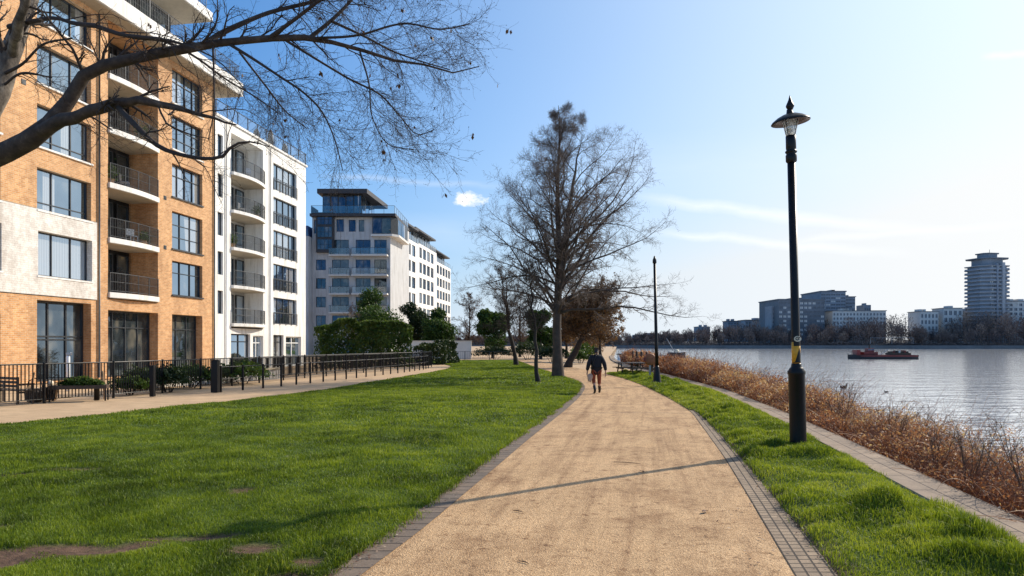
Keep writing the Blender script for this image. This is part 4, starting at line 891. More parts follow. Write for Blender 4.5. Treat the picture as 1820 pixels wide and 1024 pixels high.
def bare_tree(name, x, y, h, label, trunk_r, first, envel, seed, nprim=60, lean=(0, 0), per=(11, 8, 3), twig='twig', tw=(.006, .0045), asym=(0, 0), leafn=0, leafmat='leaf_brown', lsize=.08, rise=R(48), fork=True, group=None, bark='bark_dark'):
    r = np.random.default_rng(seed); o = empty(name, (x, y, 0), label=label, cat='tree', group=group)
    def axis(a, rr, z0, sp):
        zz = np.linspace(z0, h, 12); w_ = (zz-z0)/(h-z0)
        return np.stack([lean[0]*zz/h+sp[0]*w_+np.r_[0, r.normal(0, .06, 11)]*(w_ > 0), lean[1]*zz/h+sp[1]*w_+np.r_[0, r.normal(0, .06, 11)], zz*(1-a*w_)], -1), rr*np.maximum(1-w_, .02)**.8
    T0, r0 = axis(0, trunk_r, 0, (0, 0)); r0[0] *= 1.35; T0[0, 2] = -.1; axes = [(T0, r0)]
    if fork:
        T1, r1 = axis(.10, trunk_r*.62, first+.12*h, (.09*h, .02*h)); T1[:, 0] += np.interp(first+.12*h, T0[:, 2], T0[:, 0])-T1[0, 0]; axes.append((T1, r1))
    V, F = cat([tubes(a[None], b[None], 9) for a, b in axes]); fast('trunk', V, F, MAT[bark], o, smooth=True)
    Q, QR = [], []
    for i in range(nprim):
        T, rr = axes[0] if (not fork or i % 4 < 3) else axes[1]
        f = (i+.5)/nprim; z = first+(h*.97-first)*f**1.55; z = max(z, T[0, 2]+.05); ax = [np.interp(z, T[:, 2], T[:, c]) for c in range(2)]; br = np.interp(z, T[:, 2], rr)
        a = i*2.39996+r.normal(0, .3); L = envel(z/h)*(.85+.25*r.random())*(1+asym[0]*math.cos(a)+asym[1]*math.sin(a))
        el = rise+r.normal(0, .10)+.30*(z/h); d = np.array([math.cos(a)*math.cos(el), math.sin(a)*math.cos(el), math.sin(el)]); pts = [np.array([ax[0], ax[1], z])]
        for j in range(9):
            d = d+r.normal(0, .13, 3); d[2] -= .045+.03*r.random() if j < 6 else -.05; d /= np.linalg.norm(d); pts.append(pts[-1]+d*L/9)
        Q.append(pts); QR.append(np.linspace(min(br*.5, .010+.010*L), .005, 10))
    Q = np.array(Q); QR = np.array(QR)
    V, F = tubes(Q, QR, 5); fast('limbs', V, F, MAT[bark], o)
    b1_ = spawn(Q, QR, per[0], .15, 1, R(46), .5, 1.0, 6, .5, r, .01, .16, None, .4, tw[0]); ln = np.repeat(np.linalg.norm(Q[:, -1]-Q[:, 0], axis=1), per[0]); sc_ = np.clip(ln/3.4, .14, 1.2)[:, None, None]
    b1_ = (b1_[0][:, :1]+(b1_[0]-b1_[0][:, :1])*sc_, b1_[1])
    b2_ = spawn(*b1_, per[1], .15, 1, R(46), .2, .52, 5, .7, r, .02, .2, None, .5, tw[1]); s2_ = np.repeat(np.clip(ln/2.2, .3, 1.0), per[1])[:, None, None]; b2_ = (b2_[0][:, :1]+(b2_[0]-b2_[0][:, :1])*s2_, b2_[1]); b3_ = spawn(*b2_, per[2], .3, 1, R(45), .10, .26, 3, .8, r, .02, .2, None, .7, tw[1]*.85)
    V, F = cat([tubes(*b1_, 3), tubes(*b2_, 3), tubes(*b3_, 3)]); fast('crown', V, F, MAT[twig], o)
    if leafn:
        c = b3_[0][:, -1]; c = c[r.integers(0, len(c), leafn)]+r.normal(0, .08, (leafn, 3)); A = r.normal(size=(leafn, 3)); A /= np.linalg.norm(A, axis=1, keepdims=True); B = np.cross(A, r.normal(size=(leafn, 3))); B /= np.linalg.norm(B, axis=1, keepdims=True); s = lsize*(.5+r.random(leafn))[:, None]
        V = np.stack([c-A*s, c+B*s*.5, c+A*s, c-B*s*.5], 1).reshape(-1, 3); t = np.clip(.5+.5*(vnoise(c[:, 0]+x, c[:, 2], .8, seed)-.5)+r.normal(0, .18, leafn), 0, 1)
        fast('foliage', V, np.arange(leafn*4).reshape(-1, 4), MAT[leafmat], o, np.repeat(t, 4))
    return o
plain('bark_mid', (.075, .056, .044), .9, 0, .4, 3, .02)
def cone_env(t): return np.interp(t, [.2, .26, .34, .45, .6, .8, .97], [5.4, 7.6, 7.1, 6.0, 4.2, 2.1, .6])
bare_tree('bare_tree', 2.62, 38.7, 15.4, 'tall conical bare tree with fine twigs at the bend of the path', .29, 3.4, cone_env, 5, 74, per=(20, 9, 4), tw=(.0056, .0038), asym=(.16, 0), rise=R(40), twig='twig_grey', bark='bark_mid')
bare_tree('young_tree', 1.27, 32.1, 5.6, 'slim young tree with thin leaning trunk on the lawn, left of the conical tree', .11, 2.3, lambda t: np.interp(t, [.3, .6, 1], [.8, 1.5, .3]), 15, 26, lean=(-.45, 0), per=(7, 6, 2), tw=(.006, .005), fork=False)
bare_tree('bare_tree', .40, 59, 8.5, 'bare tree with slanting dark trunk at the far end of the lawn', .20, 2.6, lambda t: np.interp(t, [.2, .5, 1], [2.0, 2.8, .4]), 25, 34, lean=(-1.6, 0), per=(9, 7, 2), tw=(.011, .009))
bare_tree('brown_leaved_tree', 4.45, 54.5, 5.7, 'brown-leaved tree with thick trunk leaning right, behind the conical tree', .30, 1.9, lambda t: np.interp(t, [.25, .5, .8, 1], [2.6, 3.2, 2.2, .6]), 35, 50, lean=(2.6, 0), per=(9, 7, 3), twig='twig_brown', tw=(.012, .010), asym=(.25, 0), leafn=13000, lsize=.075)
BG = [(-18.5, 92, 10, 0), (-13.6, 100, 8.5, 1), (-9.8, 93, 7.2, 0), (-6.2, 99, 9, 2), (-2.6, 92, 6.8, 1), (1.2, 101, 9, 2), (3.6, 86, 6.4, 1), (7.2, 90, 7.2, 3), (9.5, 74, 5.6, 3), (10.8, 98, 7.5, 2), (14.5, 125, 8.5, 2), (-23, 104, 8, 2), (18.5, 150, 10, 3)]
BL = ['tallest dark evergreen at the left of the tree row beyond the lawn', 'dense dark evergreen second in the tree row beyond the lawn', 'small evergreen with bushy crown beside the pale garden wall', 'loose bare tree behind the garden wall end', 'low broad evergreen in the middle of the tree row beyond the lawn', 'bare tree rising behind the low evergreen beyond the lawn', 'round evergreen close behind the slanting dark trunk', 'brownish tree behind the leaning trunk, left of the river', 'low brownish tree on the quay left of the moored boats', 'bare tree behind the brownish quay trees', 'bare tree farther along the left river bank', 'bare tree at the far left of the tree row, partly behind the hedge', 'farthest brown tree on the left river bank']
for i, (x, y, h, kd) in enumerate(BG):
    if kd >= 2:
        bare_tree('bare_tree' if kd == 2 else 'brown_leaved_tree', x, y, h, BL[i], .2, 1.8, lambda t: np.interp(t, [.2, .5, .8, 1], [2.4, 3.2, 2.2, .5]), 60+i, 34, per=(9, 6, 2), tw=(.018, .015), fork=False, leafn=0 if kd == 2 else 9000, lsize=.13, twig='twig_brown', group='trees beyond the lawn')
    else:
        o = empty('evergreen_tree', (x, y, 0), label=BL[i], cat='tree', group='trees beyond the lawn')
        MB().tube([(0, 0, -.1), (.1, 0, h*.3), (.05, .1, h*.75)], [.24, .18, .06], 8).build('trunk', MAT['bark_dark'], o, True)
        Vs, Ts = [], []
        r = np.random.default_rng(70+i)
        for j in range(9):
            a = r.random()*6.28; zz = h*(.30+.55*r.random()); rr = h*.22*(1.15-zz/h*.6)
            V, F, t = leaves(1500, (math.cos(a)*h*.17, math.sin(a)*h*.17, zz), (rr, rr, rr*.85), .16, .5, 700+i*20+j, shell=.5, top=False); Vs.append(V); Ts.append(t)
        V = np.concatenate(Vs); fast('crown', V, np.arange(len(V)).reshape(-1, 4), MAT['leaf_evergreen' if i % 2 else 'leaf_green'], o, np.concatenate(Ts)*.85)
# ---------------------------------------------------------------- brambles on the river bank
rb = np.random.default_rng(3)
def bank_z(d, yy, xx): t = np.clip(d/3.03, 0, 1); return -.12-1.65*t**1.4
def top_z(d, yy, xx):
    hm = np.interp(yy, [4, 9, 13, 18, 31, 45, 75], [.10, .15, .18, .34, .74, .95, 1.1])
    prof = np.interp(d, [0, .35, 1.0, 2.0, 2.9, 3.5], [.45, .8, 1.05, .85, .35, -.2])
    return np.maximum(hm*prof+.55*(vnoise(xx, yy, .9, 51)-.5)+.3*(vnoise(xx, yy, 3.3, 52)-.5), bank_z(d, yy, xx)+.12)
def seed_bank(n, y0=3.5, y1=72, pw=.12, dmax=3.4):
    yy = (y0**pw+rb.random(n)*(y1**pw-y0**pw))**(1/pw); d = rb.random(n)*dmax-.04; return X(COP_L, yy)+.58+d, yy, d
n = 210000; xx, yy, d = seed_bank(n); kp_ = rb.random(n) < np.clip(.12+1.9*(vnoise(xx, yy, 1.0, 57)*.6+vnoise(xx, yy, 3.0, 58)*.4-.22), 0, 1); xx, yy, d = xx[kp_], yy[kp_], d[kp_]; n = len(xx); zb, zt = bank_z(d, yy, xx), top_z(d, yy, xx); q = rb.random(n)**.45
c = np.stack([xx, yy, zb+(zt-zb)*q+rb.normal(0, .03, n)], -1); A = rb.normal(size=(n, 3)); A /= np.linalg.norm(A, axis=1, keepdims=True); B = np.cross(A, rb.normal(size=(n, 3))); B /= np.linalg.norm(B, axis=1, keepdims=True)
s = (np.interp(yy, [5, 12, 30, 70], [.016, .022, .042, .09])*(.45+rb.random(n)))[:, None]
V = np.stack([c-A*s, c+B*s*.42, c+A*s, c-B*s*.42], 1).reshape(-1, 3)
t = np.clip(.46+.40*(q-.6)+.5*(vnoise(xx, yy, .45, 56)-.5)+.45*(vnoise(xx, yy, 1.6, 55)-.5)+rb.normal(0, .17, n), 0, 1)
n2 = 13000; x2, y2, d2 = seed_bank(n2); z0 = bank_z(d2, y2, x2); zt2 = top_z(d2, y2, x2); a = rb.random(n2)*6.28; ln = (zt2-z0)*(.85+.7*rb.random(n2)**3)+.06; k_ = 6
w_ = np.linspace(0, 1, k_)[None]; sp_ = (.25+.45*rb.random(n2))[:, None]
P = np.stack([x2[:, None]+np.cos(a)[:, None]*sp_*ln[:, None]*w_**1.5, y2[:, None]+np.sin(a)[:, None]*sp_*ln[:, None]*w_**1.5, z0[:, None]+ln[:, None]*(w_-.28*sp_*w_**3)], -1); P[:, 1:] += rb.normal(0, .02, (n2, k_-1, 3))
rr = np.interp(y2, [5, 12, 30, 70], [.0026, .0032, .006, .012])[:, None]*np.linspace(1.2, .5, k_)[None]
sd_ = spawn(P, rr, 2, .4, 1, R(45), .08, .28, 4, .7, rb, .02, .25, None, .6, .0016)
n3 = 420; x3, y3, d3 = seed_bank(n3, 4.5, 60, .2); z3 = bank_z(d3, y3, x3); t3 = top_z(d3, y3, x3); a3_ = rb.random(n3)*6.28; l3 = np.maximum(t3-z3, .3)*(.95+.35*rb.random(n3)); w3 = np.linspace(0, 1, 9)[None]; r3 = (.5+.9*rb.random(n3))[:, None]
P3_ = np.stack([x3[:, None]+np.cos(a3_)[:, None]*r3*w3, y3[:, None]+np.sin(a3_)[:, None]*r3*w3, z3[:, None]+l3[:, None]*(2.3*w3-1.5*w3**2)], -1); R3_ = np.interp(y3, [5, 12, 30, 70], [.0042, .005, .008, .014])[:, None]*np.linspace(1.1, .6, 9)[None]
Vp, Fp = tubes(P3_, R3_, 4)
V1, F1 = cat([tubes(P, rr, 3), tubes(*sd_, 3)]); n1_ = len(V1); V1, F1 = cat([(V1, F1), (Vp, Fp)])
Vt = np.concatenate([V, V1]); Ft = np.concatenate([np.arange(n*4).reshape(-1, 4), F1+n*4])
tone = np.concatenate([np.repeat(t, 4), np.clip(np.where(np.arange(len(V1)) < n1_, .28+.25*(vnoise(V1[:, 0], V1[:, 1], 1.6, 55)-.5), .86), 0, 1)])
tag(fast('bramble_thicket', Vt, Ft, MAT['leaf_bramble'], col=tone), 'reddish brown dead brambles massed along the river bank below the wall', 'brambles', kind='stuff')
def twiggy(x, y, h, label, seed, nst=9, z0=-.3):
    r = np.random.default_rng(seed); o = empty('twiggy_shrub', (x, y, z0), label=label, cat='shrub'); a = r.random(nst)*6.28; w_ = np.linspace(0, 1, 9)[None]; ln = (h-z0)*(.6+.45*r.random(nst))[:, None]; sp = (.1+.4*r.random(nst))[:, None]
    P = np.stack([np.cos(a)[:, None]*sp*ln*w_, np.sin(a)[:, None]*sp*ln*w_, ln*w_], -1); P[:, 1:] += r.normal(0, .018, (nst, 8, 3)).cumsum(1)*.8; rr = np.linspace(.008, .003, 9)[None].repeat(nst, 0)
    s1 = spawn(P, rr, 7, .25, 1, R(42), .12, .42, 6, .6, r, .05, .2, None, .5, .0024); s2 = spawn(*s1, 4, .3, 1, R(45), .05, .16, 4, .7, r, .04, .2, None, .6, .0019)
    V, F = cat([tubes(P, rr, 5), tubes(*s1, 3), tubes(*s2, 3)]); fast('branches', V, F, MAT['twig_brown'], o)
twiggy(6.35, 8.35, 1.15, 'tall bare twiggy shrub at the right edge above the brambles', 1, 11)
twiggy(6.45, 9.6, .72, 'bare twiggy shrub just left of the tall one at the right edge', 2)
twiggy(6.6, 10.6, .62, 'straggly bare shrub rising from the brambles in the right foreground', 3, 8)
twiggy(7.4, 13.2, .62, 'low bare shrub among the brambles right of the near lamp post', 4)
twiggy(8.2, 17.0, .9, 'dark bare twigs above the brambles below the swimming bird', 5)
# ---------------------------------------------------------------- fallen leaves and litter
LV = [(513, 868, .10, .25, 'brown curled dead leaf on the lawn, left of centre', 'leaf_dead', .1), (648, 912, .09, 1.0, 'pale crumpled dead leaf on the lawn near the brick edging', 'leaf_dead', .9), (821, 714, .10, .9, 'white scrap lying far out on the lawn', 'leaf_dead', 1), (512, 818, .05, .9, 'small white scrap on the lawn above the curled leaf', 'leaf_dead', 1), (200, 776, .08, .9, 'pale leaf at the back of the lawn on the left', 'leaf_dead', .95), (299, 850, .05, .5, 'orange leaf alone in the middle of the left lawn', 'leaf_dead', .55), (21, 787, .07, .5, 'orange leaf by the promenade at the left edge', 'leaf_dead', .5), (1253, 913, .07, .1, 'dark leaf on the path near the sett border', 'leaf_dead', .05), (1141, 841, .06, .1, 'dark leaf on the path by the lamp shadow', 'leaf_dead', .05), (710, 857, .05, .4, 'brown leaf on the lawn close to the brick edging', 'leaf_dead', .3), (574, 782, .05, .9, 'tiny pale leaf at the centre of the lawn', 'leaf_dead', .9), (1100, 706, .06, .5, 'small leaf on the path right of the walking person', 'leaf_dead', .2)]
for i, (u, v, s, rot, lab, m, tn) in enumerate(LV):
    x, y = G(u, v); r = np.random.default_rng(i); on = 900 < u and v > 690 and u > 1000
    z = .022 if on else .055
    g = [(-1, 0, .0), (-.55, .32, .22), (.1, .42, .30), (.6, .22, .12), (1, 0, .25), (.6, -.25, .05), (0, -.42, .22), (-.5, -.3, .12)]
    a = r.random()*6.28; mb = MB()
    pts = [(s*(px*math.cos(a)-py*math.sin(a)), s*(px*math.sin(a)+py*math.cos(a)), s*pz) for px, py, pz in g]; cn = (0, 0, s*.06)
    mb.v = [cn]+pts; mb.f = [(0, 1+j, 1+(j+1) % 8) for j in range(8)]; mb.m = [0]*8
    o = mb.build('fallen_leaf' if 'scrap' not in lab else 'paper_scrap', MAT[m]); o.location = (x, y, z); at = o.data.attributes.new('tone', 'FLOAT', 'POINT'); at.data.foreach_set('value', np.clip(tn+r.normal(0, .05, 9), 0, 1).astype(np.float32))
    tag(o, lab, 'leaf' if 'scrap' not in lab else 'litter')
for u, v, L, a, lab in ((1115, 825, .42, -.35, 'thin dry twig lying on the path beyond the lamp shadow'), (920, 912, .12, -.5, 'short dark twig on the path in the foreground'), (932, 1004, .11, -.7, 'thin dark twig at the bottom of the path')):
    x, y = G(u, v); o = MB().tube([(-L/2, 0, .012), (-L*.1, L*.06, .012), (L*.2, L*.03, .012), (L/2, -L*.09, .012)], [.003, .005, .004, .002], 5).build('fallen_twig', MAT['twig']); o.location = (x, y, .012); o.rotation_euler.z = a; tag(o, lab, 'twig')
# ---------------------------------------------------------------- lamp posts
def near_lamp():
    x, y = G(1419, 800); o = empty('lamp_post', (x, y, .02), label='tall black lamp post with disc hood and yellow band, in the near grass verge', cat='lamp post')
    o.rotation_euler = (0, R(-1.4), 0)
    MB().lathe([(.145, -.05), (.145, .02), (.138, .06), (.138, 1.30), (.150, 1.32), (.150, 1.36), (.125, 1.385), (.125, 1.40), (.105, 1.42), (.085, 1.45), (.085, 1.48), (.072, 1.50)], 32).build('base', MAT['black_iron'], o, True)
    MB().lathe([(.070, 1.49), (.070, 1.6), (.068, 5.02)], 24).build('shaft', MAT['black_iron'], o, True)
    MB().lathe([(.073, 1.50), (.073, 1.87)], 24).build('warning_band', MAT['yellow'], o, True)
    mb = MB()                                                # black flash on the band
    def arc(a, z, r=.0748): return (r*math.sin(a), -r*math.cos(a), z)
    for i in range(10):
        a0, a1 = -1.2+i*.24, -1.2+(i+1)*.24; z0a = 1.52+.26*max(0, 1-abs(a0-.45)/1.1); z1a = 1.52+.26*max(0, 1-abs(a1-.45)/1.1)
        mb.quad(arc(a0, 1.51), arc(a1, 1.51), arc(a1, z1a), arc(a0, z0a))
    mb.build('black_flash', MAT['black_iron'], o)
    mb = MB()
    for i in range(8): mb.quad(arc(-.9+i*.225, 1.80, .0755), arc(-.9+(i+1)*.225, 1.80, .0755), arc(-.9+(i+1)*.225, 1.88, .0755), arc(-.9+i*.225, 1.88, .0755))
    mb.build('black_stripe', MAT['black_iron'], o)
    mb = MB(); c0 = (0, -.082, 1.925); ring = [(.066*math.cos(t*.5236), -.080-.004*abs(math.sin(t*.5236)), 1.925+.05*math.sin(t*.5236)) for t in range(12)]; mb.v = [c0]+ring; mb.f = [(0, 1+i, 1+(i+1) % 12) for i in range(12)]; mb.m = [0]*12
    st = mb.build('sticker', MAT['cream'], o); mb = MB()
    sw = [(.045*(1-t/22)*math.cos(t*.45+.6), -.089, 1.925+.034*(1-t/22)*math.sin(t*.45+.6)) for t in range(16)]; mb.tube(sw, .0065, 5); mb.build('swirl', MAT['leather'], st)
    MB().lathe([(.066, 5.0), (.092, 5.03), (.094, 5.13), (.084, 5.15), (.080, 5.17), (.098, 5.185), (.100, 5.205), (.082, 5.22), (.080, 5.24), (.086, 5.25), (.086, 5.47), (.070, 5.485)], 24).build('collar', MAT['black_iron'], o, True)
    ln = MB().lathe([(.082, 5.475), (.136, 5.735)], 20).build('lantern_glass', MAT['frosted_glass'], o, True)
    for i in range(4): a = i*math.pi/2+.6; MB().tube([(.078*math.cos(a), .078*math.sin(a), 5.475), (.139*math.cos(a), .139*math.sin(a), 5.74)], .008, 6).build('lantern_bar', MAT['black_iron'], o)
    MB().lathe([(.030, 5.485), (.036, 5.52), (.048, 5.60), (.042, 5.68), (.014, 5.73)], 14).build('bulb', MAT['white_paint'], o, True)
    lin = MB().lathe([(.10, 5.762), (.22, 5.742), (.315, 5.702), (.316, 5.701), (.22, 5.738), (.10, 5.758)], 36).build('hood_lining', MAT['lining'], o, True); lin.rotation_euler = (R(2), R(-5), 0); lin.location = (5.75*math.sin(R(5)), 5.75*math.sin(R(2)), .03)
    hood = MB().lathe([(.10, 5.765), (.22, 5.745), (.322, 5.705), (.326, 5.712), (.30, 5.745), (.22, 5.80), (.13, 5.84), (.062, 5.855), (.05, 5.90), (.046, 5.93)], 36).build('hood', MAT['black_iron'], o, True); hood.rotation_euler = (R(2), R(-5), 0); hood.location = (.50, -.02*10, .035); hood.location = (5.75*math.sin(R(5)), 5.75*math.sin(R(2)), .03)
    MB().lathe([(.045, 5.925), (.050, 5.95), (.062, 5.97), (.070, 5.99), (.068, 6.01), (.045, 6.06), (.024, 6.11), (.020, 6.13), (.003, 6.19)], 16).build('finial', MAT['black_iron'], o, True)
near_lamp()
x, y = G(1168, 686)
o = empty('lamp_post', (x, y, 0), label='plain black lamp post with a flared foot, farther along the verge', cat='lamp post'); o.rotation_euler = (0, R(-1.2), 0)
MB().lathe([(.225, -.05), (.225, .04), (.20, .08), (.14, .55), (.10, .82), (.085, .9)], 20).build('base', MAT['black_iron'], o, True)
MB().lathe([(.085, .88), (.075, 1.8), (.058, 5.5)], 16).build('shaft', MAT['black_iron'], o, True); MB().lathe([(.085, 5.45), (.09, 5.5), (.085, 5.6), (.06, 5.66), (.02, 5.78)], 14).build('cap', MAT['black_iron'], o, True)
# lifebuoy station behind it
x, y = G(1163.5, 676)
o = empty('lifebuoy_stand', (x, y+1.2, 0), label='brown-orange lifebuoy housing on a post, half hidden by the farther lamp post', cat='lifebuoy')
MB().box(-.05, .05, -.05, .05, -.05, .75).build('post', MAT['steel'], o)
h_ = MB().lathe([(.08, -.08), (.27, -.08), (.32, -.05), (.32, .05), (.27, .08), (.08, .08)], 22).build('housing', MAT['orange'], o, True); h_.rotation_euler = (R(90), 0, R(15)); h_.location = (0, 0, 1.05)
MB().box(-.36, -.2, -.14, -.10, .95, 1.15).build('label_plate', MAT['red_paint'], o)
# picnic tables on the verge, behind the bend
def picnic(u, v, label, rz):
    x, y = G(u, v); o = empty('picnic_table', (x, y, 0), rz, label=label, cat='table')
    mb = MB()
    for i in range(5): mb.box(-.85, .85, -.36+i*.145, -.23+i*.145, .71, .75)
    mb.build('tabletop', MAT['wood_dark'], o)
    for s in (-1, 1): mb = MB(); mb.box(-.85, .85, s*.66-.12, s*.66+.12, .42, .46); mb.build('seat', MAT['wood_dark'], o)
    for x_ in (-.6, .6):
        for s in (-1, 1): MB().tube([(x_, s*.62, 0), (x_, s*.2, .705)], .04, 6).build('leg', MAT['wood_dark'], o)
        MB().box(x_-.03, x_+.03, -.7, .7, .36, .415).build('beam', MAT['wood_dark'], o)
picnic(1119, 666, 'dark picnic table at the end of the verge, left one', R(8)); picnic(1141, 667.5, 'dark picnic table at the end of the verge, nearer the lamp post', R(-4))
# ---------------------------------------------------------------- boats and birds
def hull(L, W, H, n=16, sharp=1.6, stern=.7, sheer=.15, tumble=.8):
    mb = MB(); rows_ = []
    for i in range(n+1):
        t = i/n; x = -L/2+L*t; w_ = W/2*(1-max(0, (t-.55)/.45)**sharp)*(stern+(1-stern)*min(1, t/.25)); w_ = max(w_, .02); zt = H+sheer*(2*t-.8)**2
        rows_.append([(x, -w_*tumble, 0), (x, -w_, zt), (x, w_, zt), (x, w_*tumble, 0)])
    for a, b in zip(rows_, rows_[1:]):
        for j in range(4): mb.quad(a[j], b[j], b[(j+1) % 4], a[(j+1) % 4])
    mb.quad(*rows_[0][::-1]); mb.quad(*rows_[-1]); return mb
def small_boat(x, y, rz, L, label, hm, cabin=True, name='moored_boat', group=None):
    o = empty(name, (x, y, -1.65), rz, label=label, cat='boat', group=group); hull(L, L*.3, 1.35).build('hull', MAT[hm], o)
    hull(L*.99, L*.305, .1).build('gunwale', MAT['white_paint'], o).location = (0, 0, 1.37)
    if cabin:
        MB().prism([(-L*.25, -L*.10), (L*.12, -L*.10), (L*.18, 0), (L*.12, L*.10), (-L*.25, L*.10)], 1.36, 2.25).build('cabin', MAT['white_paint'], o, bevel=.05)
        MB().prism([(-L*.27, -L*.115), (L*.14, -L*.115), (L*.20, 0), (L*.14, L*.115), (-L*.27, L*.115)], 2.252, 2.36).build('cabin_roof', MAT['red_paint' if hm == 'hull_dark' else 'frame_dark'], o)
        for i in range(3):
            mb = MB(); a = -L*.2+i*L*.11; mb.box(a, a+L*.07, -L*.104, L*.104, 1.7, 2.05); mb.build('cabin_window', MAT['pane_dark'], o)
    return o
y = 55; small_boat(X(COP_L, y)+1.5, y, R(80), 6.5, 'dark moored boat with red cabin roof at the near river edge', 'hull_dark')
y = 68; small_boat(X(COP_L, y)+1.8, y, R(78), 7.5, 'second dark moored boat behind the red-roofed one', 'hull_dark'); y = 84; small_boat(X(COP_L, y)+1.7, y, R(75), 7, 'white moored boat beyond the dark ones along the quay', 'white_paint')
o = small_boat(*P3(1203, 630, 175)[:2], R(15), 4.8, 'small dark dinghy with pale cover and slanting mast on the river', 'hull_dark', False, 'dinghy')
MB().lathe([(.5, 1.35), (.62, 1.6), (.5, 2.0), (.2, 2.2)], 12).build('cover', MAT['cream'], o, True); MB().tube([(-.2, 0, .8), (-2.9, 0, 5.0)], [.07, .04], 6).build('mast', MAT['steel'], o); MB().tube([(-2, 0, .9), (-5, -.3, -.02)], .04, 6).build('oar', MAT['wood_tan'], o)
for i, (x, y, rad, m, lab) in enumerate(((6.6, 66, (1.2, 1.0, .7), 'leaf_green', 'small green bush on the quay left of the moored boats'), (4.2, 72, (1.6, 1.2, .9), 'leaf_evergreen', 'dark bush beyond the bend of the path, right of the leaning trunk'), (8.6, 80, (1.5, 1.4, 1.0), 'leaf_green', 'pale green bush at the far end of the quay'), (1.9, 80, (2.2, 1.2, 1.1), 'leaf_evergreen', 'wide dark bush behind the conical tree trunk'), (-2.2, 83.5, (2.6, 1.0, .8), 'leaf_evergreen', 'low dark bush behind the far railing'), (11, 100, (2.4, 2, 1.5), 'leaf_brown', 'brown bush on the left river bank beyond the quay'), (13.6, 118, (2.6, 2, 1.7), 'leaf_brown', 'second brown bush farther along the left river bank'))):
    shrub('shrub', (x, y), rad, 2600, .11, m, lab, seed=300+i*5)
# mooring posts
for i, (u, y) in enumerate(((1131, 60), (1138, 57), (1144, 54), (1151, 51))):
    x, y, _ = P3(u, 640, y); q = empty('mooring_post', (X(COP_L, y)+.9, y, -1.7), label='weathered timber mooring post in the water by the quay', cat='post', group='mooring posts by the quay'); MB().lathe([(.11, 0), (.10, 2.9), (.06, 2.98)], 9).build('shaft', MAT['wood_dark'], q, True)
# red work barge
x, y, _ = P3(1566, 636, 160)
o = empty('work_barge', (x, y, -1.66), R(178), label='long low red work barge with deck gear in midstream', cat='boat')
hull(15.4, 4.2, .95, 20, 2.5, .85, .12, .9).build('hull', MAT['hull_dark'], o)
hull(15.0, 4.25, .34, 20, 2.5, .85, .0, 1).build('red_strake', MAT['red_paint'], o).location = (0, 0, .62)
MB().box(-6.9, 6.2, -1.7, 1.7, .962, 1.05).build('deck', MAT['red_paint'], o)
MB().prism([(1.2, -1.1), (4.4, -1.1), (4.9, 0), (4.4, 1.1), (1.2, 1.1)], 1.06, 1.75).build('cabin', MAT['red_paint'], o, bevel=.05); w_ = MB().box(2.0, 3.4, -.9, .9, 1.752, 2.6).build('wheelhouse', MAT['red_paint'], o, bevel=.04)
for a in (2.1, 2.58, 3.06): MB().box(a, a+.3, -.905, .905, 2.1, 2.45).build('window', MAT['pane_dark'], w_)
MB().lathe([(.18, 2.6), (.18, 3.2), (.24, 3.25), (.24, 3.3)], 12, (2.7, 0)).build('funnel', MAT['hull_dark'], o); MB().box(5.3, 6.1, -1.2, 1.2, 1.06, 2.2).build('locker', MAT['red_paint'], o)
MB().box(-6.2, -1.6, -1.3, 1.3, 1.06, 1.5).build('hold_cover', MAT['wood_dark'], o)
rr_ = np.random.default_rng(8)
for i in range(7): MB().box(-6+i*.62, -5.6+i*.62, -.9, .6, 1.502, 1.7+.4*rr_.random()).build('deck_crate', MAT[['hull_dark', 'red_paint', 'wood_dark', 'steel'][i % 4]], o)
MB().tube([(-4.2, 0, 1.5), (-4.2, 0, 2.7)], .05, 6).build('post', MAT['hull_dark'], o); MB().tube([(.2, 0, 1.05), (-1.5, .2, 2.3)], .08, 6).build('boom', MAT['steel'], o); railing([(-7, -1.9), (-1, -1.95), (6, -1.9)], 1.05, .8, o, 'hull_dark', 9, (.5,), 'deck_rail', .03, .02, 1.2)
# water birds
def skin(name, nodes, edges, mat, parent=None, sub=2, root=0):
    """one continuous surface grown over a skeleton; node = (x, y, z, r) or (x, y, z, rx, ry)"""
    me = bpy.data.meshes.new(name); me.from_pydata([n_[:3] for n_ in nodes], edges, []); o = bpy.data.objects.new(name, me); link(o, parent)
    bpy.context.view_layer.objects.active = o
    m_ = o.modifiers.new('skin', 'SKIN'); m_.use_smooth_shade = True
    for i, n_ in enumerate(nodes): d_ = me.skin_vertices[0].data[i]; d_.radius = (n_[3], n_[4] if len(n_) > 4 else n_[3]); d_.use_root = (i == root)
    s_ = o.modifiers.new('sub', 'SUBSURF'); s_.levels = s_.render_levels = sub; me.materials.append(MAT[mat]); return o
def bird(x, y, rz, s, label):
    o = empty('water_bird', (x, y, -1.6), rz, label=label, cat='bird'); o.scale = (s, s, s)
    skin('body', [(-.36, 0, .16, .03, .05), (-.22, 0, .10, .09, .11), (0, 0, .07, .13, .15), (.17, 0, .08, .10, .11), (.25, 0, .17, .05, .05), (.265, 0, .29, .038, .038), (.29, 0, .36, .05, .05), (.36, 0, .355, .022, .02), (.43, 0, .34, .010, .012)], [(i, i+1) for i in range(8)], 'feather_dark', o, 2, 2)
    for q in (-1, 1): skin('wing', [(-.30, q*.05, .19, .02), (-.12, q*.12, .15, .05), (.08, q*.12, .13, .05)], [(0, 1), (1, 2)], 'feather_dark', o, 1, 1)
    return o
x, y, _ = P3(1500, 692, 53.5); o = bird(x, y, R(20), 1.05, 'dark goose-sized water bird on the river right of the near lamp post'); skin('flank', [(-.30, -.06, .16, .05), (-.2, -.10, .13, .06)], [(0, 1)], 'feather_pale', o, 1)
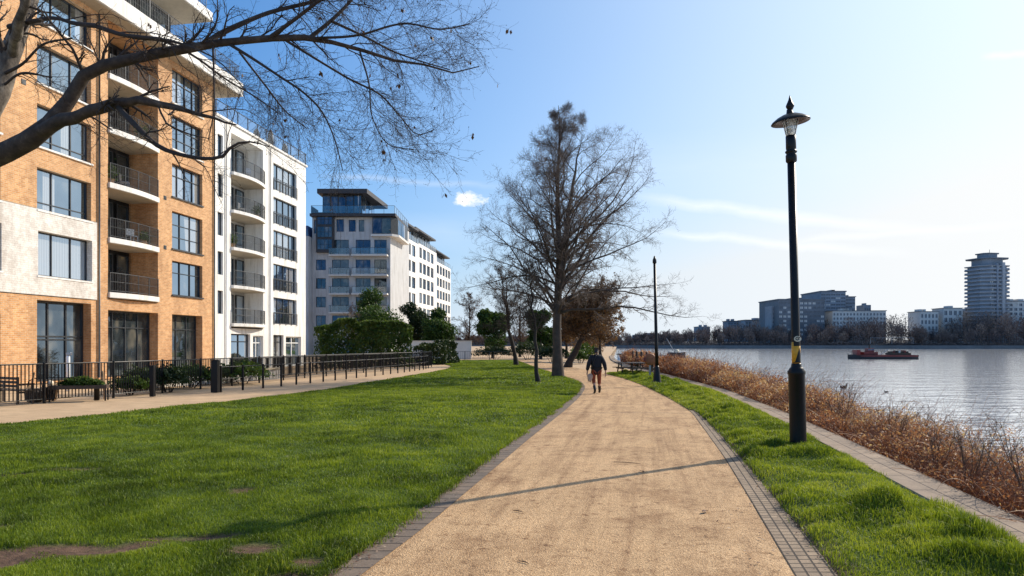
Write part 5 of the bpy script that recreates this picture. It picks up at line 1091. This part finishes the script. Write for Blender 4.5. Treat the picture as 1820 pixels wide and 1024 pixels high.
x, y, _ = P3(1575, 697, 49); bird(x, y, R(160), .42, 'tiny water bird on the river right of the goose-sized one')
# ---------------------------------------------------------------- person
def person():
    x, y = G(1060, 700); o = empty('person', (x, y, .012), R(4), label='person in loose dark jacket and rust orange trousers walking away along the path', cat='person')
    nd, ed = [], []
    def add(*n_, p=None):
        nd.append(n_)
        if p is not None: ed.append((p, len(nd)-1))
        return len(nd)-1
    pel = add(0, 0, .93, .13, .10); wai = add(0, .01, 1.10, .115, .09, p=pel); che = add(0, .01, 1.29, .14, .10, p=wai); nk0 = add(0, .0, 1.43, .06, p=che); nk = add(.005, .01, 1.49, .05, p=nk0)
    jaw = add(.015, .035, 1.545, .062, .065, p=nk); hd = add(.012, .02, 1.605, .078, .088, p=jaw); tp = add(.008, .005, 1.665, .066, .074, p=hd)
    nose = add(.080, .075, 1.585, .014, p=hd)
    for s, hand, elb in ((-1, (-.34, .03, .80), (-.30, -.05, 1.06)), (1, (.33, -.10, .80), (.285, -.08, 1.07))):
        sh = add(s*.165, 0, 1.38, .058, p=che); e = add(*elb, .042, p=sh); wr = add(hand[0], hand[1], hand[2], .027, p=e); pm = add(hand[0]+s*.004, hand[1]+.01, hand[2]-.075, .030, .018, p=wr)
        for f_, (dy, l_) in enumerate(((-.030, .065), (-.010, .080), (.010, .074), (.028, .058))):
            k1 = add(pm and nd[pm][0]+s*.002, nd[pm][1]+dy, nd[pm][2]-.035, .0095, p=pm); k2 = add(nd[k1][0]-s*.012, nd[k1][1]+dy*.1, nd[k1][2]-l_*.5, .0085, p=k1); add(nd[k2][0]-s*.02, nd[k2][1], nd[k2][2]-l_*.42, .007, p=k2)
        t1 = add(nd[wr][0]-s*.006, nd[wr][1]+.038, nd[wr][2]-.045, .011, p=wr); add(nd[t1][0]-s*.012, nd[t1][1]+.018, nd[t1][2]-.04, .009, p=t1)
    LEG = {-1: [(-.10, 0, .88), (-.10, .06, .50), (-.085, -.16, .115)], 1: [(.10, 0, .88), (.115, .05, .48), (.15, .16, .10)]}
    for s in (-1, 1):
        a, b, c = LEG[s]; h_ = add(*a, .085, p=pel); k_ = add(*b, .058, p=h_); q = add((b[0]+c[0])/2, (b[1]+c[1])/2-.015, (b[2]+c[2])/2+.04, .052, p=k_); add(*c, .036, p=q)
    skin('body', nd, ed, 'skin', o, 2, pel)
    # hair, ear and eye
    skin('hair', [(-.012, -.05, 1.535, .045), (-.008, -.04, 1.60, .082, .085), (-.004, -.015, 1.665, .086, .088), (.008, .02, 1.70, .055, .06)], [(0, 1), (1, 2), (2, 3)], 'hair', o, 2, 1)
    for dx, dy in ((.076, .046), (.045, .095)): MB().lathe([(.002, -.009), (.009, 0), (.002, .009)], 8, (dx, dy)).build('eye', MAT['hair'], o, True).location = (0, 0, 1.612)
    MB().lathe([(.004, -.03), (.016, 0), (.004, .028)], 8, (.088, -.012)).build('ear', MAT['skin'], o, True).location = (0, 0, 1.598); MB().lathe([(.003, -.006), (.012, 0), (.003, .006)], 8, (.066, .078)).build('mouth', MAT['orange'], o, True).location = (0, 0, 1.55)
    # loose jacket with hood line, hem dipping at the back
    jn = [(0, 0, .97, .225, .17), (0, .01, 1.12, .22, .165), (0, .01, 1.28, .22, .165), (0, 0, 1.40, .135, .115), (.0, 0, 1.465, .07, .07), (0, -.02, .80, .185, .15), (0, -.03, .68, .085, .09)]; je = [(0, 1), (1, 2), (2, 3), (3, 4), (0, 5), (5, 6)]
    for s, elb, hd_ in ((-1, (-.31, -.05, 1.07), (-.345, .025, .845)), (1, (.295, -.08, 1.08), (.335, -.095, .845))):
        n0 = len(jn); jn += [(s*.195, 0, 1.365, .10), (elb[0], elb[1], elb[2], .085), (hd_[0], hd_[1], hd_[2], .058)]; je += [(2, n0), (n0, n0+1), (n0+1, n0+2)]
    skin('jacket', jn, je, 'jacket', o, 2, 1)
    tn = [(0, 0, .90, .15, .12)]; te = []
    for s in (-1, 1):
        a, b, c = LEG[s]; n0 = len(tn); tn += [(a[0], a[1], a[2]-.06, .105), (b[0], b[1], b[2]+.05, .078), ((b[0]+c[0])/2, (b[1]+c[1])/2, (b[2]+c[2])/2+.03, .066)]; te += [(0, n0), (n0, n0+1), (n0+1, n0+2)]
    skin('trousers', tn, te, 'trousers', o, 2, 0)
    for s in (-1, 1):
        b, c = LEG[s][1:]; mx_ = ((b[0]+c[0])/2, (b[1]+c[1])/2, (b[2]+c[2])/2)
        if s < 0: bn = [(mx_[0], mx_[1], mx_[2]+.02, .066), (c[0], c[1], c[2]+.05, .058), (c[0], c[1]-.02, c[2]-.02, .050), (c[0], c[1]+.07, .05, .042), (c[0]-.01, c[1]+.16, .030, .034)]
        else: bn = [(mx_[0], mx_[1], mx_[2]+.02, .066), (c[0], c[1]-.01, c[2]+.05, .056), (c[0], c[1]-.01, .055, .050), (c[0]+.01, c[1]+.10, .05, .045), (c[0]+.02, c[1]+.19, .045, .034)]
        skin('boot', bn, [(0, 1), (1, 2), (2, 3), (3, 4)], 'leather', o, 2, 2)
    bx, by = G(1052, 700)
    bag = empty('shoulder_bag', (x-.245, y-.10, .012), R(4), label='tan slouchy bag hanging at the left hip of the walking person', cat='bag')
    skin('pouch', [(-.02, 0, .44, .05, .05), (0, 0, .54, .115, .075), (.0, 0, .66, .125, .07), (.03, 0, .76, .06, .04)], [(0, 1), (1, 2), (2, 3)], 'bag', bag, 2, 1)
    MB().tube([(.03, 0, .76), (.06, -.03, .95), (.12, -.085, 1.2), (.21, -.06, 1.42), (.235, .06, 1.47)], .012, 6).build('strap', MAT['leather'], bag)
person()
# ---------------------------------------------------------------- far shore
def tz(x, y): d = y-far_y(x); return float(np.interp(d, [a for a, b in rowsz], [b for a, b in rowsz]))
rw_ = np.random.default_rng(5)
def wood_h(x): return np.interp(910+FOC*x/(far_y(x)+10), [760, 1105, 1180, 1260, 1350, 1384, 1430, 1480, 1530, 1580, 1610, 1635, 1655, 1700, 1720, 1820, 1950, 2200], [8, 9, 10, 12.5, 17.5, 15, 13.5, 17, 19, 21, 21, 18, 11, 12, 22, 24, 20, 16])
VV, TT, SP, SR = [], [], [], []
nt_ = 760
for i in range(nt_):
    x = -60+900*(i+rw_.random())/nt_; d = 3+rw_.random()**1.4*46; h = 1.17*wood_h(x)*(.62+.42*rw_.random())*(.75 if d < 10 else 1); y = far_y(x)+d; g = 1+.02*d
    m = 330; rr = h*(.24+.08*rw_.random()); zc = h*.60; q = rw_.normal(size=(m, 3)); q /= np.linalg.norm(q, axis=1, keepdims=True); q = q*(rw_.random(m)**.4)[:, None]*np.array([rr, rr, h*.41])
    dr = q/np.array([rr, rr, h*.41])+np.array([0, 0, .7])+rw_.normal(0, .35, (m, 3)); dr /= np.linalg.norm(dr, axis=1, keepdims=True); L = (.7+1.3*rw_.random(m))[:, None]; B = np.cross(dr, rw_.normal(size=(m, 3))); B /= np.linalg.norm(B, axis=1, keepdims=True)
    c = q+np.array([x, y, g+zc]); VV.append(np.stack([c-dr*L*.5, c+B*.13*L, c+dr*L*.6, c-B*.13*L], 1).reshape(-1, 3)); t0 = .45+.5*(rw_.random()-.5); TT.append(np.repeat(np.clip(t0+.3*q[:, 2]/h+rw_.normal(0, .1, m), 0, 1), 4))
    SP.append([(x, y, g-.5), (x+rw_.normal(0, .3), y, g+h*.45), (x+rw_.normal(0, .6), y, g+h*.9)]); SR.append((.3, .2, .05))
m = 40000; x = -60+900*rw_.random(m); d = 1+rw_.random(m)*14; zz = rw_.random(m)*np.interp(d, [1, 8, 15], [1.6, 4.5, 6])*(.5+vnoise(x, d, .12, 64)); c = np.stack([x, far_y(x)+d, 1+zz], -1)
dr = rw_.normal(0, .5, (m, 3))+[0, 0, 1]; dr /= np.linalg.norm(dr, axis=1, keepdims=True); B = np.cross(dr, rw_.normal(size=(m, 3))); B /= np.linalg.norm(B, axis=1, keepdims=True); L = (.5+.8*rw_.random(m))[:, None]
VV.append(np.stack([c-dr*L*.5, c+B*.25*L, c+dr*L*.6, c-B*.25*L], 1).reshape(-1, 3)); TT.append(np.repeat(np.clip(.35+.5*(vnoise(x, zz*4, .08, 63)-.3)+rw_.normal(0, .1, m), 0, 1), 4))
V = np.concatenate(VV); t = np.concatenate(TT); V1, F1 = tubes(np.array(SP), np.array(SR), 3); n = len(V)//4
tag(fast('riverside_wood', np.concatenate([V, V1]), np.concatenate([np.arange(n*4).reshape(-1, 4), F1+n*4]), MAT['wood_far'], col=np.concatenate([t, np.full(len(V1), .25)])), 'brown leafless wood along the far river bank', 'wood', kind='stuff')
def far_block(name, u0, u1, vtop, y, depth, label, wall='far_concrete_haze', nx=8, nz=5, rz=0.0, ww=.6, wh=.6, zb=None, roof=None, glint_p=.25, vbot=592):
    x0, x1 = (u0-910)/FOC*y, (u1-910)/FOC*y; W = x1-x0; z0 = 0; z1 = CAMZ+(612-vtop)/FOC*y; zw0 = CAMZ+(612-vbot)/FOC*y
    o = empty(name, (x0, y, z0), rz, label=label, cat='building'); W = W/max(.5, math.cos(rz)); r = np.random.default_rng(int(u0))
    cw, ch = W/nx, (z1-zw0-1.0)/nz; ops = [(i*cw+cw*(1-ww)/2, i*cw+cw*(1+ww)/2, zw0+j*ch+ch*(1-wh)/2, zw0+j*ch+ch*(1+wh)/2, .5) for i in range(nx) for j in range(nz)]
    mb = MB(); facade(mb, 0, W, 0, z1, ops, .5); mb.quad((W, 0, 0), (W, depth, 0), (W, depth, z1), (W, 0, z1)); mb.quad((0, depth, 0), (0, 0, 0), (0, 0, z1), (0, depth, z1)); mb.quad((0, 0, z1), (W, 0, z1), (W, depth, z1), (0, depth, z1)); mb.build('wall', MAT[wall], o)
    mes = {}
    for a in ops:
        lit = r.random() < glint_p; key = lit  # pale panes stand for glints, put into the pane colour
        if key not in mes:
            p = MB(); p.quad((0, 0, 0), (cw*ww, 0, 0), (cw*ww, 0, ch*wh), (0, 0, ch*wh)); p.box(cw*ww*.46, cw*ww*.54, -.08, -.01, 0, ch*wh, 1); w__ = p.build('window', [MAT['far_pale' if lit else 'far_dark_haze'], MAT[wall]], o); mes[key] = w__
        else: w__ = mes[key].copy(); COL.objects.link(w__); w__.parent = o
        w__.location = (a[0], .3, a[2])
    if roof: MB().box(-.6, W+.6, -.6, depth+.5, z1+.003, z1+roof).build('roof', MAT['far_dark_haze'], o)
    for q in range(2):
        a = W*(.15+.55*r.random()); MB().box(a, a+W*.14, depth*.3, depth*.7, z1+(roof or 0)+.003, z1+(roof or 0)+1.8).build('roof_plant', MAT[wall], o)
    return o
far_block('office_block', 1384, 1467, 533, 556, 40, 'broad dark office block across the river with glinting windows, behind the near lamp post', 'far_dark_haze', 11, 8, R(2), .7, .5, glint_p=.42, roof=.8, vbot=598)
far_block('office_block', 1459, 1503, 519, 590, 40, 'taller grey office block rising behind the dark glinting one', 'far_mid_haze', 5, 12, 0, .85, .45, glint_p=.1, roof=1.0)
far_block('office_block', 1503.5, 1520, 528, 596, 30, 'slim grey office wing at the right of the taller office block', 'far_mid_haze', 3, 10, 0, .85, .4, glint_p=.1, roof=.6)
far_block('office_block', 1371, 1385, 544, 566, 14, 'narrow plain grey slab at the left side of the dark office block', 'far_concrete_haze', 2, 6, 0, .3, .4, glint_p=0)
far_block('apartment_block', 1480, 1572, 553, 560, 16, 'long pale low block with rows of small windows behind the wood', 'far_pale', 16, 4, R(-3), .5, .55, glint_p=.05, roof=.5, vbot=585)
far_block('apartment_block', 1536, 1548, 542, 610, 14, 'small dark tower top behind the long pale block', 'far_mid_haze', 3, 3, 0, .5, .5, glint_p=.1)
far_block('apartment_block', 1636, 1669, 554, 548, 16, 'pale square block with tall windows on the far bank', 'far_pale', 5, 4, R(3), .55, .6, glint_p=.1, roof=.4, vbot=600)
far_block('apartment_block', 1677, 1710, 548, 548, 16, 'pale square block next to the tower, with wide dark windows', 'far_pale', 4, 4, R(-2), .6, .62, glint_p=.1, roof=.4, vbot=600)
far_block('apartment_block', 1710, 1732, 552, 570, 14, 'low grey link block at the foot of the tower', 'far_concrete_haze', 4, 4, 0, .6, .6, glint_p=.15)
far_block('apartment_block', 1784, 1850, 536, 552, 18, 'pale block at the right edge beyond the tower', 'far_pale', 8, 5, R(-4), .6, .6, glint_p=.15, roof=.5, vbot=578)
far_block('apartment_block', 1325, 1372, 569, 620, 20, 'low grey block left of the dark office block, on the ridge', 'far_concrete_haze', 9, 2, 0, .5, .6, glint_p=.1, roof=.4, vbot=583)
far_block('apartment_block', 1294, 1314, 571, 640, 16, 'small dark cube-shaped block standing alone on the skyline', 'far_mid_haze', 4, 4, 0, .6, .4, glint_p=.05, roof=.5, vbot=590)
far_block('apartment_block', 1240, 1262, 581, 660, 14, 'small pale block on the skyline, left of the cube-shaped one', 'far_concrete_haze', 4, 3, 0, .5, .5, glint_p=.2, roof=.3, vbot=596)
far_block('apartment_block', 1128, 1232, 595, 690, 14, 'long low hazy terrace at the left end of the far bank', 'far_concrete_haze', 18, 1, 0, .5, .5, glint_p=.3, vbot=603)
# residential tower with balconies
y = 540; s_ = y/FOC; cx = (1755-910)*s_; zt = lambda v: CAMZ+(612-v)*s_
o = empty('residential_tower', (cx*(y+12)/y, y+12, 0), R(12), label='tall grey residential tower with balconies wrapping round every storey', cat='building')
def octo(w, d, c=.3): return [(-w+w*c*1.2, -d), (w-w*c*1.2, -d), (w, -d+d*c*1.5), (w, d-d*c), (w-w*c, d), (-w+w*c, d), (-w, d-d*c), (-w, -d+d*c*1.5)]
MB().prism(octo(12.2, 10), 0, zt(471)).build('core', MAT['far_mid_haze'], o)
nst = 18
for i in range(nst):
    z = zt(471)-(nst-1-i)*3.05; b = MB().prism(octo(14.2 if i else 13, 11.6), z-.42, z).build('balcony', MAT['far_concrete_haze'], o)
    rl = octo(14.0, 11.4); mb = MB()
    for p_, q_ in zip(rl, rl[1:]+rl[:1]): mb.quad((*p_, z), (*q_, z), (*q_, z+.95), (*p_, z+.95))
    if i < nst-1: mb.build('balcony_glass', MAT['far_mid_haze'], b)
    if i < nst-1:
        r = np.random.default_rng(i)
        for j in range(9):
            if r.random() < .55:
                a = -8.6+j*2+r.random()*.4; mb = MB(); mb.quad((a, -10.06, z+.1), (a+1.0, -10.06, z+.1), (a+1.0, -10.06, z+2.4), (a, -10.06, z+2.4)); mb.build('window', MAT['far_pale' if r.random() < .35 else 'far_dark_haze'], b)
MB().box(1.6, 4.2, -12.0, -10.02, 0, zt(466)).build('pier', MAT['far_concrete_haze'], o); MB().box(-3.4, -2.2, -11.9, -10.02, 0, zt(468)).build('pier', MAT['far_mid_haze'], o)
MB().prism(octo(9.8, 8), zt(470.9), zt(459)).build('sky_storey', MAT['far_mid_haze'], o); MB().prism(octo(13.4, 11), zt(458.9), zt(457)).build('crown_slab', MAT['far_dark_haze'], o)
MB().prism(octo(6.5, 5), zt(456.9), zt(449)).build('roof_house', MAT['far_mid_haze'], o); MB().prism(octo(7.6, 6), zt(448.9), zt(447.4)).build('roof_slab', MAT['far_dark_haze'], o); MB().tube([(2, 0, zt(447.3)), (2, 0, zt(440))], .18, 5).build('aerial', MAT['far_dark_haze'], o)
# white goal frame on the far bank
x, y, _ = P3(1604, 598, 498); o = empty('goal_frame', (x, y+14, 2), label='white railing frame on the far bank below the wood', cat='railing'); mb = MB(); L = 16
for q in (-L, 0, L): mb.tube([(q, 0, 0), (q, 0, 4.8)], .09, 5)
mb.tube([(-L, 0, 4.7), (L, 0, 4.7)], .09, 5); mb.build('frame', MAT['far_concrete_haze'], o)
# ---------------------------------------------------------------- light, sky, camera
AZ, EL = R(54.5), R(32)
w = bpy.data.worlds.new('World'); sc.world = w; w.use_nodes = True; nt = w.node_tree
bg = nt.nodes['Background']
def wn(t, **kw):
    x = nt.nodes.new(t)
    for a, b in kw.items(): setattr(x, a, b)
    return x
def wl(a, b): nt.links.new(a.outputs[0] if isinstance(a, bpy.types.Node) else a, b)
sky = wn('ShaderNodeTexSky', sky_type='NISHITA', sun_disc=False, sun_elevation=EL, sun_rotation=AZ, air_density=1.0, dust_density=1.6, ozone_density=1.6, altitude=20)
tc = wn('ShaderNodeTexCoord'); sp = wn('ShaderNodeSeparateXYZ'); wl(tc.outputs['Generated'], sp.inputs[0])
def wm(op, a, b=0.0, clamp=False):
    x = wn('ShaderNodeMath', operation=op, use_clamp=clamp)
    for s, v in ((x.inputs[0], a), (x.inputs[1], b)):
        if isinstance(v, (int, float)): s.default_value = v
        else: nt.links.new(v, s)
    return x.outputs[0]
az = wm('ARCTAN2', sp.outputs[0], sp.outputs[1]); el = wm('ARCSINE', sp.outputs[2])
cv = wn('ShaderNodeCombineXYZ'); wl(az, cv.inputs[0]); wl(el, cv.inputs[1])
def wnoise(scale, sx=1, sy=1, det=5, rough=.6):
    m = wn('ShaderNodeMapping'); wl(cv, m.inputs[0]); m.inputs['Scale'].default_value = (sx, sy, 1)
    x = wn('ShaderNodeTexNoise'); wl(m, x.inputs['Vector']); x.inputs['Scale'].default_value = scale; x.inputs['Detail'].default_value = det; x.inputs['Roughness'].default_value = rough
    return x.outputs[0]
wob = wm('MULTIPLY', wm('SUBTRACT', wnoise(9), .5), .02)
def ae(u, v):
    x, z = (u-910)/FOC, (612-v)/FOC; return math.atan2(x, 1), math.asin(z/math.sqrt(1+x*x+z*z))
def streak(u0, v0, u1, v1, wd, amt):
    a0, e0 = ae(u0, v0); a1, e1 = ae(u1, v1); sl = (e1-e0)/(a1-a0)
    line = wm('ADD', wm('MULTIPLY', wm('SUBTRACT', az, a0), sl), e0)
    d = wm('ABSOLUTE', wm('SUBTRACT', wm('ADD', el, wob), line))
    body = wm('SUBTRACT', 1.0, wm('DIVIDE', d, wd), True)
    t = wm('DIVIDE', wm('SUBTRACT', az, a0), a1-a0)
    ends = wm('MULTIPLY', wm('MULTIPLY', t, 6.0, True), wm('MULTIPLY', wm('SUBTRACT', 1.0, t), 3.0, True))
    return wm('MULTIPLY', wm('MULTIPLY', body, ends), amt)
ns = wm('ADD', wm('MULTIPLY', wnoise(14, 1, 5), .9), .35)
fac = None
for s in ((1120, 345, 1720, 420, .011, .55), (1150, 408, 1640, 455, .008, .5), (1380, 430, 1850, 395, .007, .35), (560, 310, 920, 332, .006, .22), (1740, 105, 1900, 88, .006, .6), (560, 400, 900, 420, .03, .16), (1000, 300, 1800, 250, .05, .10)):
    f = streak(*s); fac = f if fac is None else wm('MAXIMUM', fac, f)
fac = wm('MULTIPLY', fac, ns, True)
# one small fair-weather cloud and faint haze patches
a0, e0 = ae(836, 358)
da = wm('DIVIDE', wm('SUBTRACT', az, a0), .027); de = wm('DIVIDE', wm('SUBTRACT', el, e0), .0145)
flat = wm('MULTIPLY', wm('LESS_THAN', de, 0.0), 1.1)
rr = wm('ADD', wm('MULTIPLY', da, da), wm('MULTIPLY', wm('MULTIPLY', de, de), wm('ADD', flat, 1.0)))
puff = wm('ADD', wm('SUBTRACT', 1.0, rr), wm('MULTIPLY', wm('SUBTRACT', wnoise(48, 1, 1.3, 6, .65), .5), 3.4))
puff = wm('MULTIPLY', wm('ADD', puff, -.12), 1.3, True)
fac = wm('MAXIMUM', fac, wm('MULTIPLY', puff, .95))
# scattered clouds out of frame, seen only in the window panes
cum = wm('MULTIPLY', wm('SUBTRACT', wnoise(3.2, 1, 1.8, 7), .53), 6.0, True)
side = wm('MULTIPLY', wm('SUBTRACT', wm('ABSOLUTE', az), .85), 4.0, True)
fac = wm('MAXIMUM', fac, wm('MULTIPLY', wm('MULTIPLY', cum, side), .75))
hs = wn('ShaderNodeMix', data_type='RGBA', blend_type='MULTIPLY'); hs.inputs[0].default_value = 1; wl(sky, hs.inputs[6]); hs.inputs[7].default_value = (.27, .93, 1.56, 1)
# pale river haze low in the sky, whiter towards the sun
hz = wm('POWER', wm('SUBTRACT', 1.0, wm('MAXIMUM', sp.outputs[2], 0.0)), 7.0)
ca = wm('COSINE', wm('SUBTRACT', az, AZ)); sunw = wm('POWER', wm('ADD', wm('MULTIPLY', ca, .5), .5), 2.6)
hcol = wn('ShaderNodeMix', data_type='RGBA'); nt.links.new(sunw, hcol.inputs[0]); hcol.inputs[6].default_value = (2.9, 5.0, 7.1, 1); hcol.inputs[7].default_value = (8.5, 8.5, 8.4, 1)
hfac = wm('MULTIPLY', wm('ADD', hz, wm('MULTIPLY', wm('POWER', sunw, 1.5), .95)), .94, True)
h2 = wn('ShaderNodeMix', data_type='RGBA'); nt.links.new(hfac, h2.inputs[0]); nt.links.new(hs.outputs[2], h2.inputs[6]); nt.links.new(hcol.outputs[2], h2.inputs[7])
mixc = wn('ShaderNodeMix', data_type='RGBA'); nt.links.new(fac, mixc.inputs[0]); nt.links.new(h2.outputs[2], mixc.inputs[6]); mixc.inputs[7].default_value = (9.6, 9.7, 9.9, 1)
nt.links.new(mixc.outputs[2], bg.inputs[0]); bg.inputs[1].default_value = .12
sl = bpy.data.lights.new('sun', 'SUN'); sl.energy = 5.0; sl.angle = R(.53); sl.color = (1, .90, .76)
so = bpy.data.objects.new('sun', sl); link(so)
sd = Vector((math.sin(AZ)*math.cos(EL), math.cos(AZ)*math.cos(EL), math.sin(EL)))
so.rotation_euler = sd.to_track_quat('Z', 'Y').to_euler(); so.location = sd*60
cm = bpy.data.cameras.new('camera'); cm.sensor_width = 36; cm.lens = 36*FOC/1820; cm.shift_y = (612-512)/1820; cm.clip_end = 9000; cm.clip_start = .05
co_ = bpy.data.objects.new('camera', cm); link(co_); co_.location = (0, 0, CAMZ); co_.rotation_euler = (math.pi/2, 0, 0); sc.camera = co_
sc.view_settings.view_transform = 'Standard'; sc.view_settings.look = 'None'; sc.view_settings.exposure = 0
sc.cycles.max_bounces = 6; sc.cycles.transparent_max_bounces = 12
